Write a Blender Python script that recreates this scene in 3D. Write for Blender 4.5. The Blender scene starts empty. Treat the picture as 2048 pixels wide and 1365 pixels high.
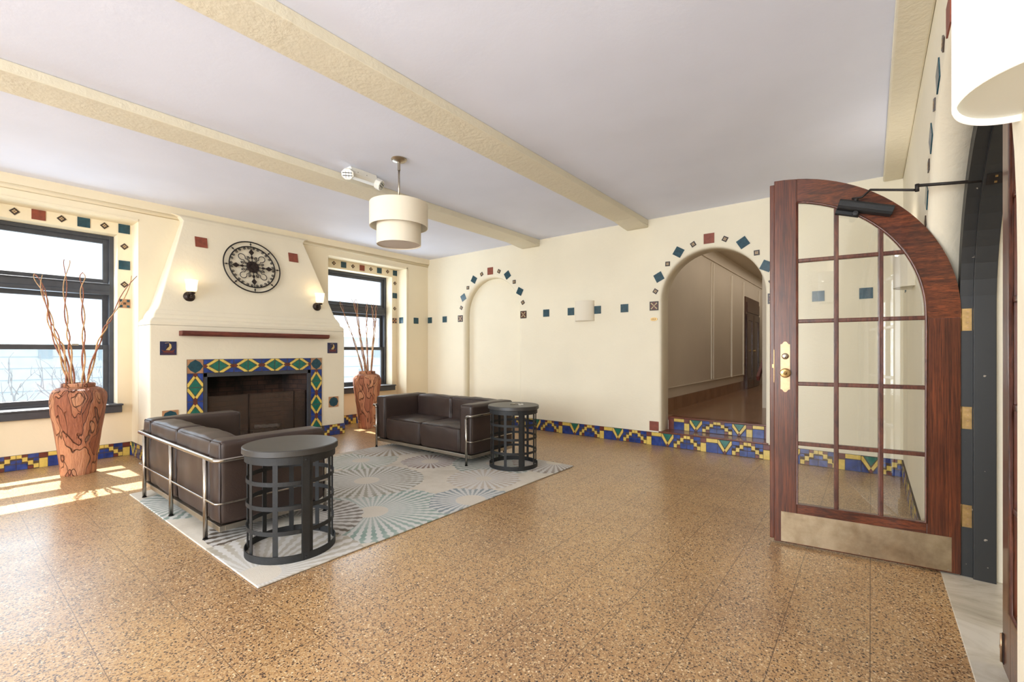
import bpy, bmesh, math, random
from math import sin, cos, pi, radians, sqrt, atan2
from mathutils import Vector, Matrix, noise
random.seed(7)
S = bpy.context.scene
COL = S.collection

# ------------------------------------------------------------------ camera, sky, sun, exposure
cam_d = bpy.data.cameras.new('camera'); cam = bpy.data.objects.new('camera', cam_d); COL.objects.link(cam)
cam.location = (0, 0, 1.29); cam.rotation_euler = (pi/2, 0, radians(38.2))
cam_d.sensor_width = 36; cam_d.lens = 36*912/2048; cam_d.shift_y = 20.5/2048; cam_d.clip_start = .05
S.camera = cam
S.view_settings.view_transform = 'Standard'; S.view_settings.look = 'None'
S.view_settings.gamma = 1; S.view_settings.exposure = 0.08; S.view_settings.use_curve_mapping = False
W = bpy.data.worlds.new('sky'); S.world = W; W.use_nodes = True
bg = W.node_tree.nodes['Background']; bg.inputs[0].default_value = (.90, .955, 1, 1); bg.inputs[1].default_value = 1.45
def light(name, kind, loc, power, color=(1, 1, 1), size=1, size_y=None, target=None, rot=None, radius=.05, spread=None):
    l = bpy.data.lights.new(name, kind); l.energy = power; l.color = color
    if kind == 'AREA':
        l.shape = 'RECTANGLE'; l.size = size; l.size_y = size_y or size
        if spread: l.spread = spread
    elif kind == 'POINT': l.shadow_soft_size = radius
    o = bpy.data.objects.new(name, l); COL.objects.link(o); o.location = loc
    if target is not None: o.rotation_euler = (Vector(target)-Vector(loc)).to_track_quat('-Z', 'Y').to_euler()
    if rot: o.rotation_euler = rot
    return o
sun = light('sun', 'SUN', (-20, 0, 20), 17, (1, .96, .9)); sun.data.angle = radians(.6)
sun.rotation_euler = Vector((.815, .015, -1)).to_track_quat('-Z', 'Y').to_euler()
# daylight through the two windows in view, then an added side fill
light('daylight_window_left', 'AREA', (-7.62, .73, 1.7), 36, (.70, .85, 1), 1.3, 2.0, target=(-3, .9, -.4))
light('daylight_window_right', 'AREA', (-7.62, 4.8, 1.7), 52, (.80, .90, 1), 1.3, 2.0, target=(0, 4.4, 1.2))
light('side_rear_fill', 'AREA', (-6.9, -3.0, 1.7), 10, (.80, .89, 1), 3.2, 2.1, target=(0, -1.5, .6))  # added fill in front of the solid side wall, no window there
# unseen fill lights added behind the camera
light('rear_fill', 'AREA', (-2.7, -4.9, 1.75), 440, (.87, .935, 1), 5.6, 2.3, target=(-2.6, 6, 1.4))  # broad soft fill added just inside the rear wall
light('ceiling_fill_uplight', 'AREA', (-.9, -1.0, 1.2), 40, (.92, .95, 1), 1.6, 1.2, rot=(pi-radians(58), 0, 0))  # tilted uplight added to lift the far ceiling, not a fixture

# ------------------------------------------------------------------ materials
def srgb(*c):
    return tuple(((v/255)/12.92 if v/255 <= .04045 else ((v/255+.055)/1.055)**2.4) for v in c)+(1,)
class NT:
    def __init__(s, m): s.t = m.node_tree; s.n = s.t.nodes; s.l = s.t.links
    def new(s, typ, **k):
        n = s.n.new(typ)
        for a, b in k.items(): setattr(n, a, b)
        return n
    def link(s, a, b): s.l.new(a, b)
    def val(s, inp, v):
        if hasattr(v, 'node'): s.link(v, inp)
        else: inp.default_value = v
    def math(s, op, a, b=0, c=None, clamp=False):
        n = s.new('ShaderNodeMath', operation=op, use_clamp=clamp); s.val(n.inputs[0], a); s.val(n.inputs[1], b)
        if c is not None: s.val(n.inputs[2], c)
        return n.outputs[0]
    def mix(s, f, a, b, bt='MIX'):
        n = s.new('ShaderNodeMix', data_type='RGBA', blend_type=bt); s.val(n.inputs[0], f); s.val(n.inputs[6], a); s.val(n.inputs[7], b); return n.outputs[2]
    def coord(s, kind='Object', scale=None):
        tc = s.new('ShaderNodeTexCoord'); o = tc.outputs[kind]
        if scale:
            mp = s.new('ShaderNodeMapping'); mp.inputs['Scale'].default_value = scale; s.link(o, mp.inputs[0]); o = mp.outputs[0]
        return o
    def noise(s, co, scale, detail=3, rough=.5, dist=0):
        n = s.new('ShaderNodeTexNoise'); s.link(co, n.inputs['Vector']); n.inputs['Scale'].default_value = scale
        n.inputs['Detail'].default_value = detail; n.inputs['Roughness'].default_value = rough; n.inputs['Distortion'].default_value = dist; return n.outputs[0]
    def vor(s, co, scale, feature='F1', out='Distance'):
        n = s.new('ShaderNodeTexVoronoi', feature=feature); s.link(co, n.inputs['Vector']); n.inputs['Scale'].default_value = scale; return n.outputs[out]
    def ramp(s, f, stops, interp='LINEAR'):
        n = s.new('ShaderNodeValToRGB'); n.color_ramp.interpolation = interp; e = n.color_ramp.elements
        e[0].position, e[0].color = stops[0]; e[1].position, e[1].color = stops[-1]
        for p, c in stops[1:-1]: x = e.new(p); x.color = c
        s.link(f, n.inputs[0]); return n.outputs[0]
    def bump(s, h, strength, dist=.01):
        n = s.new('ShaderNodeBump'); n.inputs['Strength'].default_value = strength; n.inputs['Distance'].default_value = dist; s.link(h, n.inputs['Height']); return n.outputs[0]
def mat(name, color=(.8, .8, .8, 1), rough=.5, metal=0, spec=.5, emit=None, es=0, coat=0, sss=0):
    m = bpy.data.materials.new(name); m.use_nodes = True; b = m.node_tree.nodes['Principled BSDF']
    b.inputs['Base Color'].default_value = color; b.inputs['Roughness'].default_value = rough
    b.inputs['Metallic'].default_value = metal; b.inputs['Specular IOR Level'].default_value = spec
    b.inputs['Coat Weight'].default_value = coat
    if emit: b.inputs['Emission Color'].default_value = emit; b.inputs['Emission Strength'].default_value = es
    return m
def P(m): return m.node_tree.nodes['Principled BSDF']
def noisy(name, color, amt=.12, scale=8, rough=.5, bump=0, bscale=60, **k):
    m = mat(name, color, rough, **k); t = NT(m); co = t.coord()
    f = t.noise(co, scale, 4)
    d = tuple(c*(1-amt) for c in color[:3])+(1,); l = tuple(min(1, c*(1+amt)) for c in color[:3])+(1,)
    t.link(t.ramp(f, [(.3, d), (.7, l)]), P(m).inputs['Base Color'])
    if bump: t.link(t.bump(t.noise(co, bscale, 4), bump, .01), P(m).inputs['Normal'])
    return m
def plaster(name, color, bump=.35, dist=.012):
    m = mat(name, color, .75, spec=.25); t = NT(m); co = t.coord()
    h = t.math('ADD', t.noise(co, 5, 5, .6, .6), t.math('MULTIPLY', t.noise(co, 28, 4, .6), .45))
    t.link(t.bump(h, bump, dist), P(m).inputs['Normal'])
    f = t.noise(co, 1.3, 3)
    t.link(t.ramp(f, [(.35, tuple(c*.955 for c in color[:3])+(1,)), (.65, color)]), P(m).inputs['Base Color'])
    return m
M = {}
M['wall'] = plaster('cream_plaster', srgb(240, 230, 206))
M['wall_left'] = plaster('warm_cream_plaster', srgb(240, 226, 196), .2)
M['breast'] = plaster('fireplace_plaster', srgb(236, 225, 201), .35)
M['beam'] = plaster('beam_plaster', srgb(231, 223, 201), .5, .015)
M['ceil'] = plaster('ceiling_paint', srgb(232, 236, 252), .12)
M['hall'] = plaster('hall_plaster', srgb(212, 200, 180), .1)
M['teal'] = noisy('teal_glaze', srgb(34, 70, 82), .25, 30, .25)
M['brick'] = noisy('terracotta_tile', srgb(134, 66, 46), .2, 25, .5)
M['navy'] = noisy('navy_glaze', srgb(42, 46, 78), .3, 60, .3)
M['sail'] = noisy('sail_glaze', srgb(206, 174, 112), .15, 60, .4)
M['pdark'] = noisy('umber_glaze', srgb(60, 46, 38), .2, 60, .35)
M['plite'] = noisy('sand_glaze', srgb(188, 160, 122), .2, 60, .4)
M['green'] = noisy('green_glaze', srgb(36, 108, 92), .2, 25, .18)
M['yellow'] = noisy('yellow_glaze', srgb(222, 192, 98), .12, 25, .2)
M['blue'] = noisy('cobalt_glaze', srgb(42, 64, 130), .4, 14, .18)
M['maroon'] = noisy('maroon_glaze', srgb(108, 52, 42), .25, 25, .3)
M['tan'] = noisy('tan_glaze', srgb(176, 130, 92), .2, 25, .4)
M['grout'] = noisy('dark_grout', srgb(82, 66, 52), .2, 40, .8)
M['frame'] = noisy('window_frame_paint', srgb(66, 68, 74), .12, 12, .4)
M['steel'] = noisy('dark_steel_paint', srgb(30, 31, 32), .18, 25, .6, .15, 80)
M['tabletop'] = noisy('tabletop_steel', srgb(58, 56, 54), .12, 18, .4)
M['chrome'] = mat('chrome', srgb(176, 170, 162), .22, 1)
M['chrome_dull'] = noisy('satin_steel', srgb(190, 184, 172), .08, 8, .32, metal=1)
M['leather'] = noisy('brown_leather', srgb(58, 45, 40), .14, 5, .4, .12, 140)
M['piping'] = mat('leather_piping', srgb(44, 34, 30), .4)
M['brass'] = noisy('aged_brass', srgb(182, 150, 100), .2, 40, .32, metal=.9)
M['copper'] = noisy('worn_bronze', srgb(186, 150, 116), .15, 40, .35, metal=.85)
M['black_metal'] = mat('black_iron', srgb(40, 34, 31), .5, .4)
M['bronze'] = noisy('oiled_bronze', srgb(52, 40, 34), .2, 30, .4, metal=.5)
M['nickel'] = mat('brushed_nickel', srgb(178, 168, 152), .3, 1)
M['shade'] = mat('linen_shade', srgb(232, 222, 202), .8); 
M['shade_added_glow'] = mat('linen_shade_added_glow', srgb(248, 246, 240), .8, emit=(1, .99, .96, 1), es=.5)  # emission added to whiten the near sconce shade, whose lamp is off
M['diff'] = mat('shade_diffuser', srgb(214, 198, 182), .6)
M['diff_near'] = mat('near_diffuser', srgb(222, 222, 212), .6)
M['glow'] = mat('glowing_glass', srgb(255, 240, 205), .4, emit=(1, .86, .58, 1), es=1.15)
M['white_plastic'] = mat('white_plastic', srgb(235, 232, 222), .4)
M['lens'] = mat('clear_lens', srgb(190, 190, 185), .15, .5)
M['gate'] = mat('dark_door_frame', srgb(72, 72, 72), .45)
M['firebrick'] = None
M['ash'] = noisy('ash', srgb(120, 112, 104), .3, 20, .9)
M['soot'] = mat('soot', srgb(24, 20, 18), .9)
M['gold'] = M['brass']
M['paleblue'] = noisy('pale_siding', srgb(230, 236, 238), .05, 3, .8)
M['outgrey'] = mat('pale_grey', srgb(190, 204, 212), .8)
M['snow'] = noisy('pale_ground', srgb(140, 154, 164), .15, .5, .9)
M['bark'] = mat('pale_bark', srgb(168, 170, 176), .9)
# door frame: dark grey paint with chips
m = M['gate']; t = NT(m); co = t.coord()
t.link(t.mix(t.math('GREATER_THAN', t.noise(co, 30, 3), .735), srgb(40, 40, 39), srgb(150, 140, 125)), P(m).inputs['Base Color'])
# wood
def wood(name, c1, c2, scale=(14, 14, 1.2), rough=.3, coat=.3):
    m = mat(name, c1, rough, coat=coat); t = NT(m)
    co = t.coord('Object', tuple(v*.45 for v in scale)); cf = t.coord('Object', tuple(v*2.2 for v in scale))
    f = t.noise(co, 1.6, 4, .6, 2.0); g = t.noise(cf, 3, 4, .7, .4); w = t.noise(t.coord(), 2.2, 3)
    c = t.ramp(t.math('ADD', t.math('MULTIPLY', f, .65), t.math('MULTIPLY', w, .35)), [(.36, c1), (.62, c2)])
    c = t.mix(t.ramp(g, [(.36, (.8, .8, .8, 1)), (.62, (0, 0, 0, 1))]), c, tuple(a*.45 for a in c1[:3])+(1,))
    t.link(c, P(m).inputs['Base Color']); t.link(t.bump(g, .12, .003), P(m).inputs['Normal'])
    return m
M['oak'] = wood('dark_oak', srgb(62, 28, 19), srgb(122, 62, 34), (30, 30, .8))
M['oak_arch'] = wood('dark_oak_arch', srgb(62, 28, 19), srgb(134, 68, 36), (1.0, 26, 26))
M['oak_edge'] = wood('worn_oak_bars', srgb(78, 40, 30), srgb(116, 66, 46), (10, 10, 2), .35)
M['mantel'] = wood('mantel_redwood', srgb(96, 44, 34), srgb(134, 66, 50), (8, 1, 8), .6, 0)
M['halldoor'] = wood('hall_door_wood', srgb(74, 44, 30), srgb(108, 66, 44), (10, 10, 1), .25, .3)
M['driftwood'] = mat('carved_driftwood', srgb(170, 100, 68), .6)
m = M['driftwood']; t = NT(m); co = t.coord('Object')
wn = t.new('ShaderNodeTexNoise'); t.link(co, wn.inputs['Vector']); wn.inputs['Scale'].default_value = 5; wn.inputs['Detail'].default_value = 3
vm = t.new('ShaderNodeVectorMath', operation='MULTIPLY_ADD'); t.link(wn.outputs['Color'], vm.inputs[0]); vm.inputs[1].default_value = (.06, .06, .1); t.link(co, vm.inputs[2])
mp = t.new('ShaderNodeMapping'); mp.inputs['Scale'].default_value = (1.2, 1.2, .34); t.link(vm.outputs[0], mp.inputs[0]); cw = mp.outputs[0]
n1 = t.noise(cw, 6.5, 1, .5, .3); n2 = t.noise(t.coord('Object', (1.3, 1.3, .3)), 8, 1, .5, .3)
def contour(n_, lev, w_): return t.math('SUBTRACT', 1, t.math('MULTIPLY', t.math('ABSOLUTE', t.math('SUBTRACT', n_, lev)), 1/w_), clamp=True)
cr = t.math('MAXIMUM', t.math('MAXIMUM', contour(n1, .45, .012), contour(n1, .56, .012)), t.math('MULTIPLY', contour(n2, .5, .012), .8))
grain = t.noise(t.coord('Object', (26, 26, 4)), 3, 5, .65)
step_ = t.ramp(n1, [(0, (.25, .25, .25, 1)), (.45, (.62, .62, .62, 1)), (.56, (.9, .9, .9, 1))], 'CONSTANT')
base = t.ramp(t.math('ADD', t.math('MULTIPLY', step_, .45), t.math('MULTIPLY', grain, .55)), [(.25, srgb(132, 74, 50)), (.5, srgb(172, 104, 72)), (.75, srgb(206, 146, 106))])
t.link(t.mix(t.math('MULTIPLY', cr, .85), base, srgb(84, 46, 30)), P(m).inputs['Base Color'])
hh = t.math('SUBTRACT', t.math('ADD', t.math('MULTIPLY', step_, .5), t.math('MULTIPLY', grain, .5)), t.math('MULTIPLY', cr, .9))
t.link(t.bump(hh, 1, .03), P(m).inputs['Normal'])
M['twig'] = noisy('curly_twig', srgb(150, 92, 66), .35, 40, .55)
M['twig_light'] = noisy('pale_twig', srgb(190, 150, 104), .25, 40, .55)
# terrazzo
m = mat('terrazzo', srgb(190, 150, 104), .22); M['terrazzo'] = m; t = NT(m); co = t.coord('Object')
sep = t.new('ShaderNodeSeparateXYZ'); t.link(co, sep.inputs[0])
big = t.noise(co, .9, 4, .55); basec = t.ramp(big, [(.3, srgb(160, 124, 88)), (.5, srgb(184, 145, 99)), (.7, srgb(198, 158, 106))])
v1 = t.new('ShaderNodeTexVoronoi', feature='F1'); t.link(co, v1.inputs['Vector']); v1.inputs['Scale'].default_value = 85; v1.inputs['Randomness'].default_value = 1
sc = t.new('ShaderNodeSeparateColor'); t.link(v1.outputs['Color'], sc.inputs[0])
inside = t.math('LESS_THAN', v1.outputs['Distance'], .42)
dark = t.math('MULTIPLY', inside, t.math('GREATER_THAN', sc.outputs[0], .76))
mid = t.math('MULTIPLY', inside, t.math('MULTIPLY', t.math('GREATER_THAN', sc.outputs[0], .42), t.math('LESS_THAN', sc.outputs[0], .64)))
lite = t.math('MULTIPLY', inside, t.math('LESS_THAN', sc.outputs[0], .06))
c = t.mix(mid, basec, srgb(158, 122, 86)); c = t.mix(dark, c, srgb(62, 50, 44)); c = t.mix(lite, c, srgb(232, 208, 170))
v2 = t.new('ShaderNodeTexVoronoi', feature='F1'); t.link(co, v2.inputs['Vector']); v2.inputs['Scale'].default_value = 190
sc2 = t.new('ShaderNodeSeparateColor'); t.link(v2.outputs['Color'], sc2.inputs[0])
c = t.mix(t.math('GREATER_THAN', sc2.outputs[1], .86), c, srgb(104, 78, 58)); c = t.mix(t.math('LESS_THAN', sc2.outputs[1], .12), c, srgb(206, 178, 136))
def joint(axis, off, per, w):
    a = t.math('PINGPONG', t.math('ADD', axis, off), per/2); return t.math('LESS_THAN', a, w)
jj = t.math('MAXIMUM', joint(sep.outputs[0], .0025+20*.326, .326, .0019), joint(sep.outputs[1], -1.08+30*.326, .326, .0014))
c = t.mix(t.math('MULTIPLY', jj, .8), c, srgb(92, 70, 52))
t.link(c, P(m).inputs['Base Color'])
t.link(t.math('ADD', t.math('MULTIPLY', t.noise(co, 2.2, 4), .18), .22), P(m).inputs['Roughness'])
t.link(t.bump(t.noise(co, 120, 2), .06, .002), P(m).inputs['Normal'])
P(m).inputs['Coat Weight'].default_value = .1; P(m).inputs['Coat Roughness'].default_value = .18
# hall floor and step tile
def tiled(name, c1, c2, per, rough=.2, axes=(0, 1)):
    m = mat(name, c1, rough); t = NT(m); co = t.coord('Object'); sep = t.new('ShaderNodeSeparateXYZ'); t.link(co, sep.inputs[0])
    f = t.noise(co, 3, 4); c = t.ramp(f, [(.3, c1), (.7, c2)])
    ms = [t.math('LESS_THAN', t.math('PINGPONG', t.math('ADD', sep.outputs[a], 50*per), per/2), .003) for a in axes]
    j = ms[0] if len(ms) == 1 else t.math('MAXIMUM', ms[0], ms[1])
    t.link(t.mix(j, c, tuple(v*.55 for v in c1[:3])+(1,)), P(m).inputs['Base Color']); return m
M['halltile'] = tiled('hall_quarry_tile', srgb(140, 104, 76), srgb(158, 120, 90), .42)
M['steptile'] = tiled('step_quarry_tile', srgb(104, 58, 44), srgb(128, 74, 56), .2, .2, (0,))
m = mat('marble', srgb(205, 198, 184), .25); M['marble'] = m; t = NT(m); co = t.coord('Object', (1, 1.4, 1))
t.link(t.ramp(t.noise(co, 2, 6, .6, 1.5), [(.28, srgb(164, 152, 132)), (.45, srgb(204, 194, 174)), (.6, srgb(222, 214, 198))]), P(m).inputs['Base Color'])
m = mat('scuffed_kickplate', srgb(160, 140, 112), .32, .9); M['kick'] = m; t = NT(m); co = t.coord()
t.link(t.ramp(t.noise(co, 4, 6, .65), [(.3, srgb(140, 122, 98)), (.5, srgb(178, 160, 132)), (.7, srgb(204, 188, 160))]), P(m).inputs['Base Color'])
t.link(t.math('ADD', t.math('MULTIPLY', t.noise(co, 14, 4), .3), .2), P(m).inputs['Roughness'])
# fire brick
m = mat('fire_brick', srgb(70, 48, 38), .9); M['firebrick'] = m; t = NT(m); co = t.coord('Object')
sep = t.new('ShaderNodeSeparateXYZ'); t.link(co, sep.inputs[0]); cb = t.new('ShaderNodeCombineXYZ')
t.link(t.math('ADD', sep.outputs[0], sep.outputs[1]), cb.inputs[0]); t.link(sep.outputs[2], cb.inputs[1])
br = t.new('ShaderNodeTexBrick'); t.link(cb.outputs[0], br.inputs['Vector']); br.inputs['Scale'].default_value = 1
br.inputs['Brick Width'].default_value = .2; br.inputs['Row Height'].default_value = .067; br.inputs['Mortar Size'].default_value = .005
br.inputs['Color1'].default_value = srgb(88, 60, 46); br.inputs['Color2'].default_value = srgb(66, 46, 38); br.inputs['Mortar'].default_value = srgb(38, 28, 24)
so = t.noise(co, 2.2, 4)
t.link(t.mix(t.ramp(so, [(.42, (0, 0, 0, 1)), (.62, (1, 1, 1, 1))]), br.outputs[0], srgb(22, 17, 15)), P(m).inputs['Base Color'])
# glass and mesh
def glass(name, tint=(1, 1, 1, 1), rough=0, fmul=1.0):
    m = bpy.data.materials.new(name); m.use_nodes = True; t = NT(m); t.n.clear()
    o = t.new('ShaderNodeOutputMaterial'); tr = t.new('ShaderNodeBsdfTransparent'); tr.inputs[0].default_value = tint
    g = t.new('ShaderNodeBsdfGlossy'); g.inputs['Roughness'].default_value = rough
    lw = t.new('ShaderNodeLayerWeight'); lw.inputs[0].default_value = .5; mx = t.new('ShaderNodeMixShader')
    f5 = t.math('MULTIPLY_ADD', t.math('POWER', lw.outputs['Facing'], 5), .9, .035)
    t.link(t.math('MULTIPLY', f5, fmul), mx.inputs[0]); t.link(tr.outputs[0], mx.inputs[1]); t.link(g.outputs[0], mx.inputs[2]); t.link(mx.outputs[0], o.inputs[0]); return m
M['glass'] = glass('pane_glass', (.97, .99, 1, 1)); M['door_glass'] = glass('door_glass', (.985, .99, .98, 1), 0, 1.6)
def meshscreen():
    m = bpy.data.materials.new('fire_screen_mesh'); m.use_nodes = True; t = NT(m); b = P(m)
    b.inputs['Base Color'].default_value = srgb(104, 88, 76); b.inputs['Roughness'].default_value = .5
    b.inputs['Metallic'].default_value = .3
    b.inputs['Alpha'].default_value = .27; return m
M['mesh'] = meshscreen()
# rug with starbursts, laid out in the rug's own coordinates
RUG = (-5.22, -2.61, 1.09, 4.43)
m = mat('starburst_rug', srgb(205, 196, 180), .95, spec=.1); M['rug'] = m; t = NT(m); co = t.coord('Object')
sep = t.new('ShaderNodeSeparateXYZ'); t.link(co, sep.inputs[0]); X, Y = sep.outputs[0], sep.outputs[1]
nb = t.noise(co, 3, 4, .6); nf = t.noise(co, 60, 3, .6); nm = t.noise(co, 9, 3)
col = t.ramp(nb, [(.3, srgb(202, 193, 177)), (.5, srgb(218, 210, 196)), (.7, srgb(228, 221, 208))])
BURSTS = [(-3.125, 2.162, .13, .62, 56, (134, 160, 152)), (-3.916, 2.655, .12, .55, 52, (140, 136, 118)),
          (-4.688, 3.101, .10, .42, 44, (152, 164, 146)), (-4.021, 3.57, .10, .32, 40, (134, 108, 96)),
          (-2.70, 2.86, .13, .36, 40, (118, 134, 142)), (-3.36, 3.98, .12, .50, 46, (122, 138, 126)),
          (-2.85, 4.42, .10, .48, 46, (138, 120, 106)), (-3.42, 1.66, .12, .52, 48, (92, 80, 68)),
          (-4.55, 1.45, .12, .50, 48, (140, 156, 148)), (-2.75, 1.15, .12, .62, 52, (178, 170, 154)),
          (-5.25, 2.45, .12, .50, 46, (134, 114, 96)), (-4.2, 1.95, .10, .42, 44, (158, 150, 130)),
          (-3.05, 3.42, .08, .36, 36, (192, 178, 160)), (-5.0, 3.75, .10, .5, 42, (164, 150, 130)), (-4.45, 4.3, .10, .42, 42, (108, 118, 108))]
for (cx, cy, ri, ro, n, cc) in BURSTS:
    dx = t.math('SUBTRACT', X, cx); dy = t.math('SUBTRACT', Y, cy)
    r = t.math('SQRT', t.math('ADD', t.math('MULTIPLY', dx, dx), t.math('MULTIPLY', dy, dy)))
    a = t.math('ARCTAN2', dy, dx); n = int(n*.8)
    wob = t.math('MULTIPLY', t.math('SINE', t.math('MULTIPLY', r, 95)), t.math('MULTIPLY', r, .9))
    sp = t.math('COSINE', t.math('MULTIPLY', a, n))
    spk = t.math('MULTIPLY_ADD', t.math('ADD', t.math('ADD', sp, wob), t.math('MULTIPLY', t.math('SUBTRACT', nf, .5), 1.6)), 1.8, .4, clamp=True)
    rr = t.math('ADD', r, t.math('MULTIPLY', t.math('SUBTRACT', nm, .5), .12))
    msk = t.math('MULTIPLY', t.math('GREATER_THAN', r, ri), t.math('LESS_THAN', rr, ro))
    fade = t.math('MULTIPLY', t.math('MULTIPLY', spk, msk), t.math('MULTIPLY', t.math('MULTIPLY_ADD', nb, 1.6, .0, clamp=True), t.math('MULTIPLY_ADD', r, .8/(ro-ri), .45-.8*ri/(ro-ri), clamp=True)), clamp=True)
    pale = t.math('MULTIPLY', t.math('LESS_THAN', r, ri*.96), .75)
    col = t.mix(msk, col, t.mix(.8, srgb(218, 210, 195), srgb(*[int(194+.12*v) for v in cc])))
    col = t.mix(fade, col, srgb(*cc)); col = t.mix(pale, col, srgb(217, 209, 196))
col = t.mix(t.math('MULTIPLY', nf, .25), col, srgb(170, 160, 145))
t.link(col, P(m).inputs['Base Color']); t.link(t.bump(t.noise(co, 220, 2), .4, .004), P(m).inputs['Normal'])

# ------------------------------------------------------------------ mesh helpers
class MB:
    def __init__(s): s.bm = bmesh.new(); s.mats = []
    def mi(s, m):
        if m not in s.mats: s.mats.append(m)
        return s.mats.index(m)
    def face(s, pts, m, smooth=False):
        vs = [s.bm.verts.new(p) for p in pts]
        try: f = s.bm.faces.new(vs)
        except ValueError: return
        f.material_index = s.mi(m); f.smooth = smooth
    def hexa(s, c8, m, skip=()):
        vs = [s.bm.verts.new(p) for p in c8]
        for i, idx in enumerate(((0, 3, 2, 1), (4, 5, 6, 7), (0, 1, 5, 4), (1, 2, 6, 5), (2, 3, 7, 6), (3, 0, 4, 7))):
            if i in skip: continue
            f = s.bm.faces.new([vs[k] for k in idx]); f.material_index = s.mi(m)
    def box(s, x0, x1, y0, y1, z0, z1, m):
        s.hexa([(x0, y0, z0), (x1, y0, z0), (x1, y1, z0), (x0, y1, z0), (x0, y0, z1), (x1, y0, z1), (x1, y1, z1), (x0, y1, z1)], m)
    def obox(s, c, ax, ay, az, m):   # centre and three half vectors
        c, ax, ay, az = map(Vector, (c, ax, ay, az))
        s.hexa([c-ax-ay-az, c+ax-ay-az, c+ax+ay-az, c-ax+ay-az, c-ax-ay+az, c+ax-ay+az, c+ax+ay+az, c-ax+ay+az], m)
    def prism(s, pts, off, m, smooth_side=False):   # polygon pts extruded by vector off
        off = Vector(off); a = [s.bm.verts.new(p) for p in pts]; b = [s.bm.verts.new(Vector(p)+off) for p in pts]; k = s.mi(m)
        for f in (s.bm.faces.new(a[::-1]), s.bm.faces.new(b)): f.material_index = k
        for i in range(len(pts)):
            j = (i+1) % len(pts); f = s.bm.faces.new((a[i], a[j], b[j], b[i])); f.material_index = k; f.smooth = smooth_side
    def tube(s, pts, r, m, seg=8, closed=False, flat=1.0):
        pts = [Vector(p) for p in pts]; n = len(pts); k = s.mi(m); rings = []; prev = None
        rf = r if callable(r) else (lambda q: r)
        for i, p in enumerate(pts):
            a = pts[(i-1) % n] if (closed or i > 0) else p; b = pts[(i+1) % n] if (closed or i < n-1) else p
            d = (b-a).normalized()
            if prev is None:
                u = d.orthogonal().normalized()
            else:
                u = (prev-d*prev.dot(d))
                u = u.normalized() if u.length > 1e-6 else d.orthogonal().normalized()
            prev = u; v = d.cross(u); rr = rf(i/max(1, n-1))
            rings.append([s.bm.verts.new(p+(u*cos(2*pi*j/seg)+v*sin(2*pi*j/seg)*flat)*rr) for j in range(seg)])
        for i in range(n if closed else n-1):
            A, B = rings[i], rings[(i+1) % n]
            for j in range(seg):
                f = s.bm.faces.new((A[j], A[(j+1) % seg], B[(j+1) % seg], B[j])); f.material_index = k; f.smooth = True
        if not closed:
            f = s.bm.faces.new(rings[0][::-1]); f.material_index = k; f = s.bm.faces.new(rings[-1]); f.material_index = k
    def lathe(s, prof, m, c=(0, 0, 0), seg=32, a0=0, a1=2*pi, mod=None, axis='z', smooth=True):
        full = abs(a1-a0-2*pi) < 1e-6; n = seg if full else seg+1; k = s.mi(m); rings = []
        P3 = list(prof)
        def sharp(i):
            if i == 0 or i == len(P3)-1: return False
            a = atan2(P3[i][1]-P3[i-1][1], P3[i][0]-P3[i-1][0]); c_ = atan2(P3[i+1][1]-P3[i][1], P3[i+1][0]-P3[i][0])
            return abs((a-c_+pi) % (2*pi)-pi) > radians(30)
        seq = []
        for i, q_ in enumerate(P3):
            seq.append((q_, False))
            if sharp(i): seq.append((q_, True))
        cut = set(i for i, x in enumerate(seq) if x[1])
        for ((r, z), _) in seq:
            ring = []
            for j in range(n):
                a = a0+(a1-a0)*j/seg; q = r*(mod(a, z) if mod else 1)
                p = {'z': (q*cos(a), q*sin(a), z), 'x': (z, q*cos(a), q*sin(a)), 'y': (q*sin(a), z, q*cos(a))}[axis]
                ring.append(s.bm.verts.new((p[0]+c[0], p[1]+c[1], p[2]+c[2])))
            rings.append(ring)
        for i_, (A, B) in enumerate(zip(rings, rings[1:])):
            if i_+1 in cut: continue
            for j in range(seg):
                f = s.bm.faces.new((A[j], A[(j+1) % n], B[(j+1) % n], B[j])); f.material_index = k; f.smooth = smooth
    def soft(s, x0, x1, y0, y1, z0, z1, r, m, puff=0, wr=0, seed=0):
        h = ((x1-x0)/2, (y1-y0)/2, (z1-z0)/2); c = ((x0+x1)/2, (y0+y1)/2, (z0+z1)/2)
        def pos(H):
            e = [-H, -H+r*.15, -H+r*.4, -H+r*.7, -H+r]; nn = max(2, int(2*(H-r)/.05)); I = [(-H+r)+(2*(H-r))*i/nn for i in range(1, nn)]
            return e+I+[-v for v in e[::-1]]
        g = [pos(v) for v in h]; k = s.mi(m); cache = {}
        def V(p):
            key = tuple(round(v, 5) for v in p)
            if key in cache: return cache[key]
            q = [max(-h[i]+r, min(h[i]-r, p[i])) for i in range(3)]; d = Vector([p[i]-q[i] for i in range(3)])
            n = d.normalized() if d.length else Vector((0, 0, 0))
            w = Vector(q)+n*r
            a = [1-(p[i]/h[i])**2 for i in range(3)]
            for i in range(3):
                if abs(n[i]) > .3:
                    o = [j for j in range(3) if j != i]; w[i] += n[i]*puff*(max(0, a[o[0]])*max(0, a[o[1]]))**.7
            w += Vector(c)
            if wr: w += n*wr*noise.noise(Vector((w.x*7+seed, w.y*7, w.z*7)))
            cache[key] = s.bm.verts.new(w); return cache[key]
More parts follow.
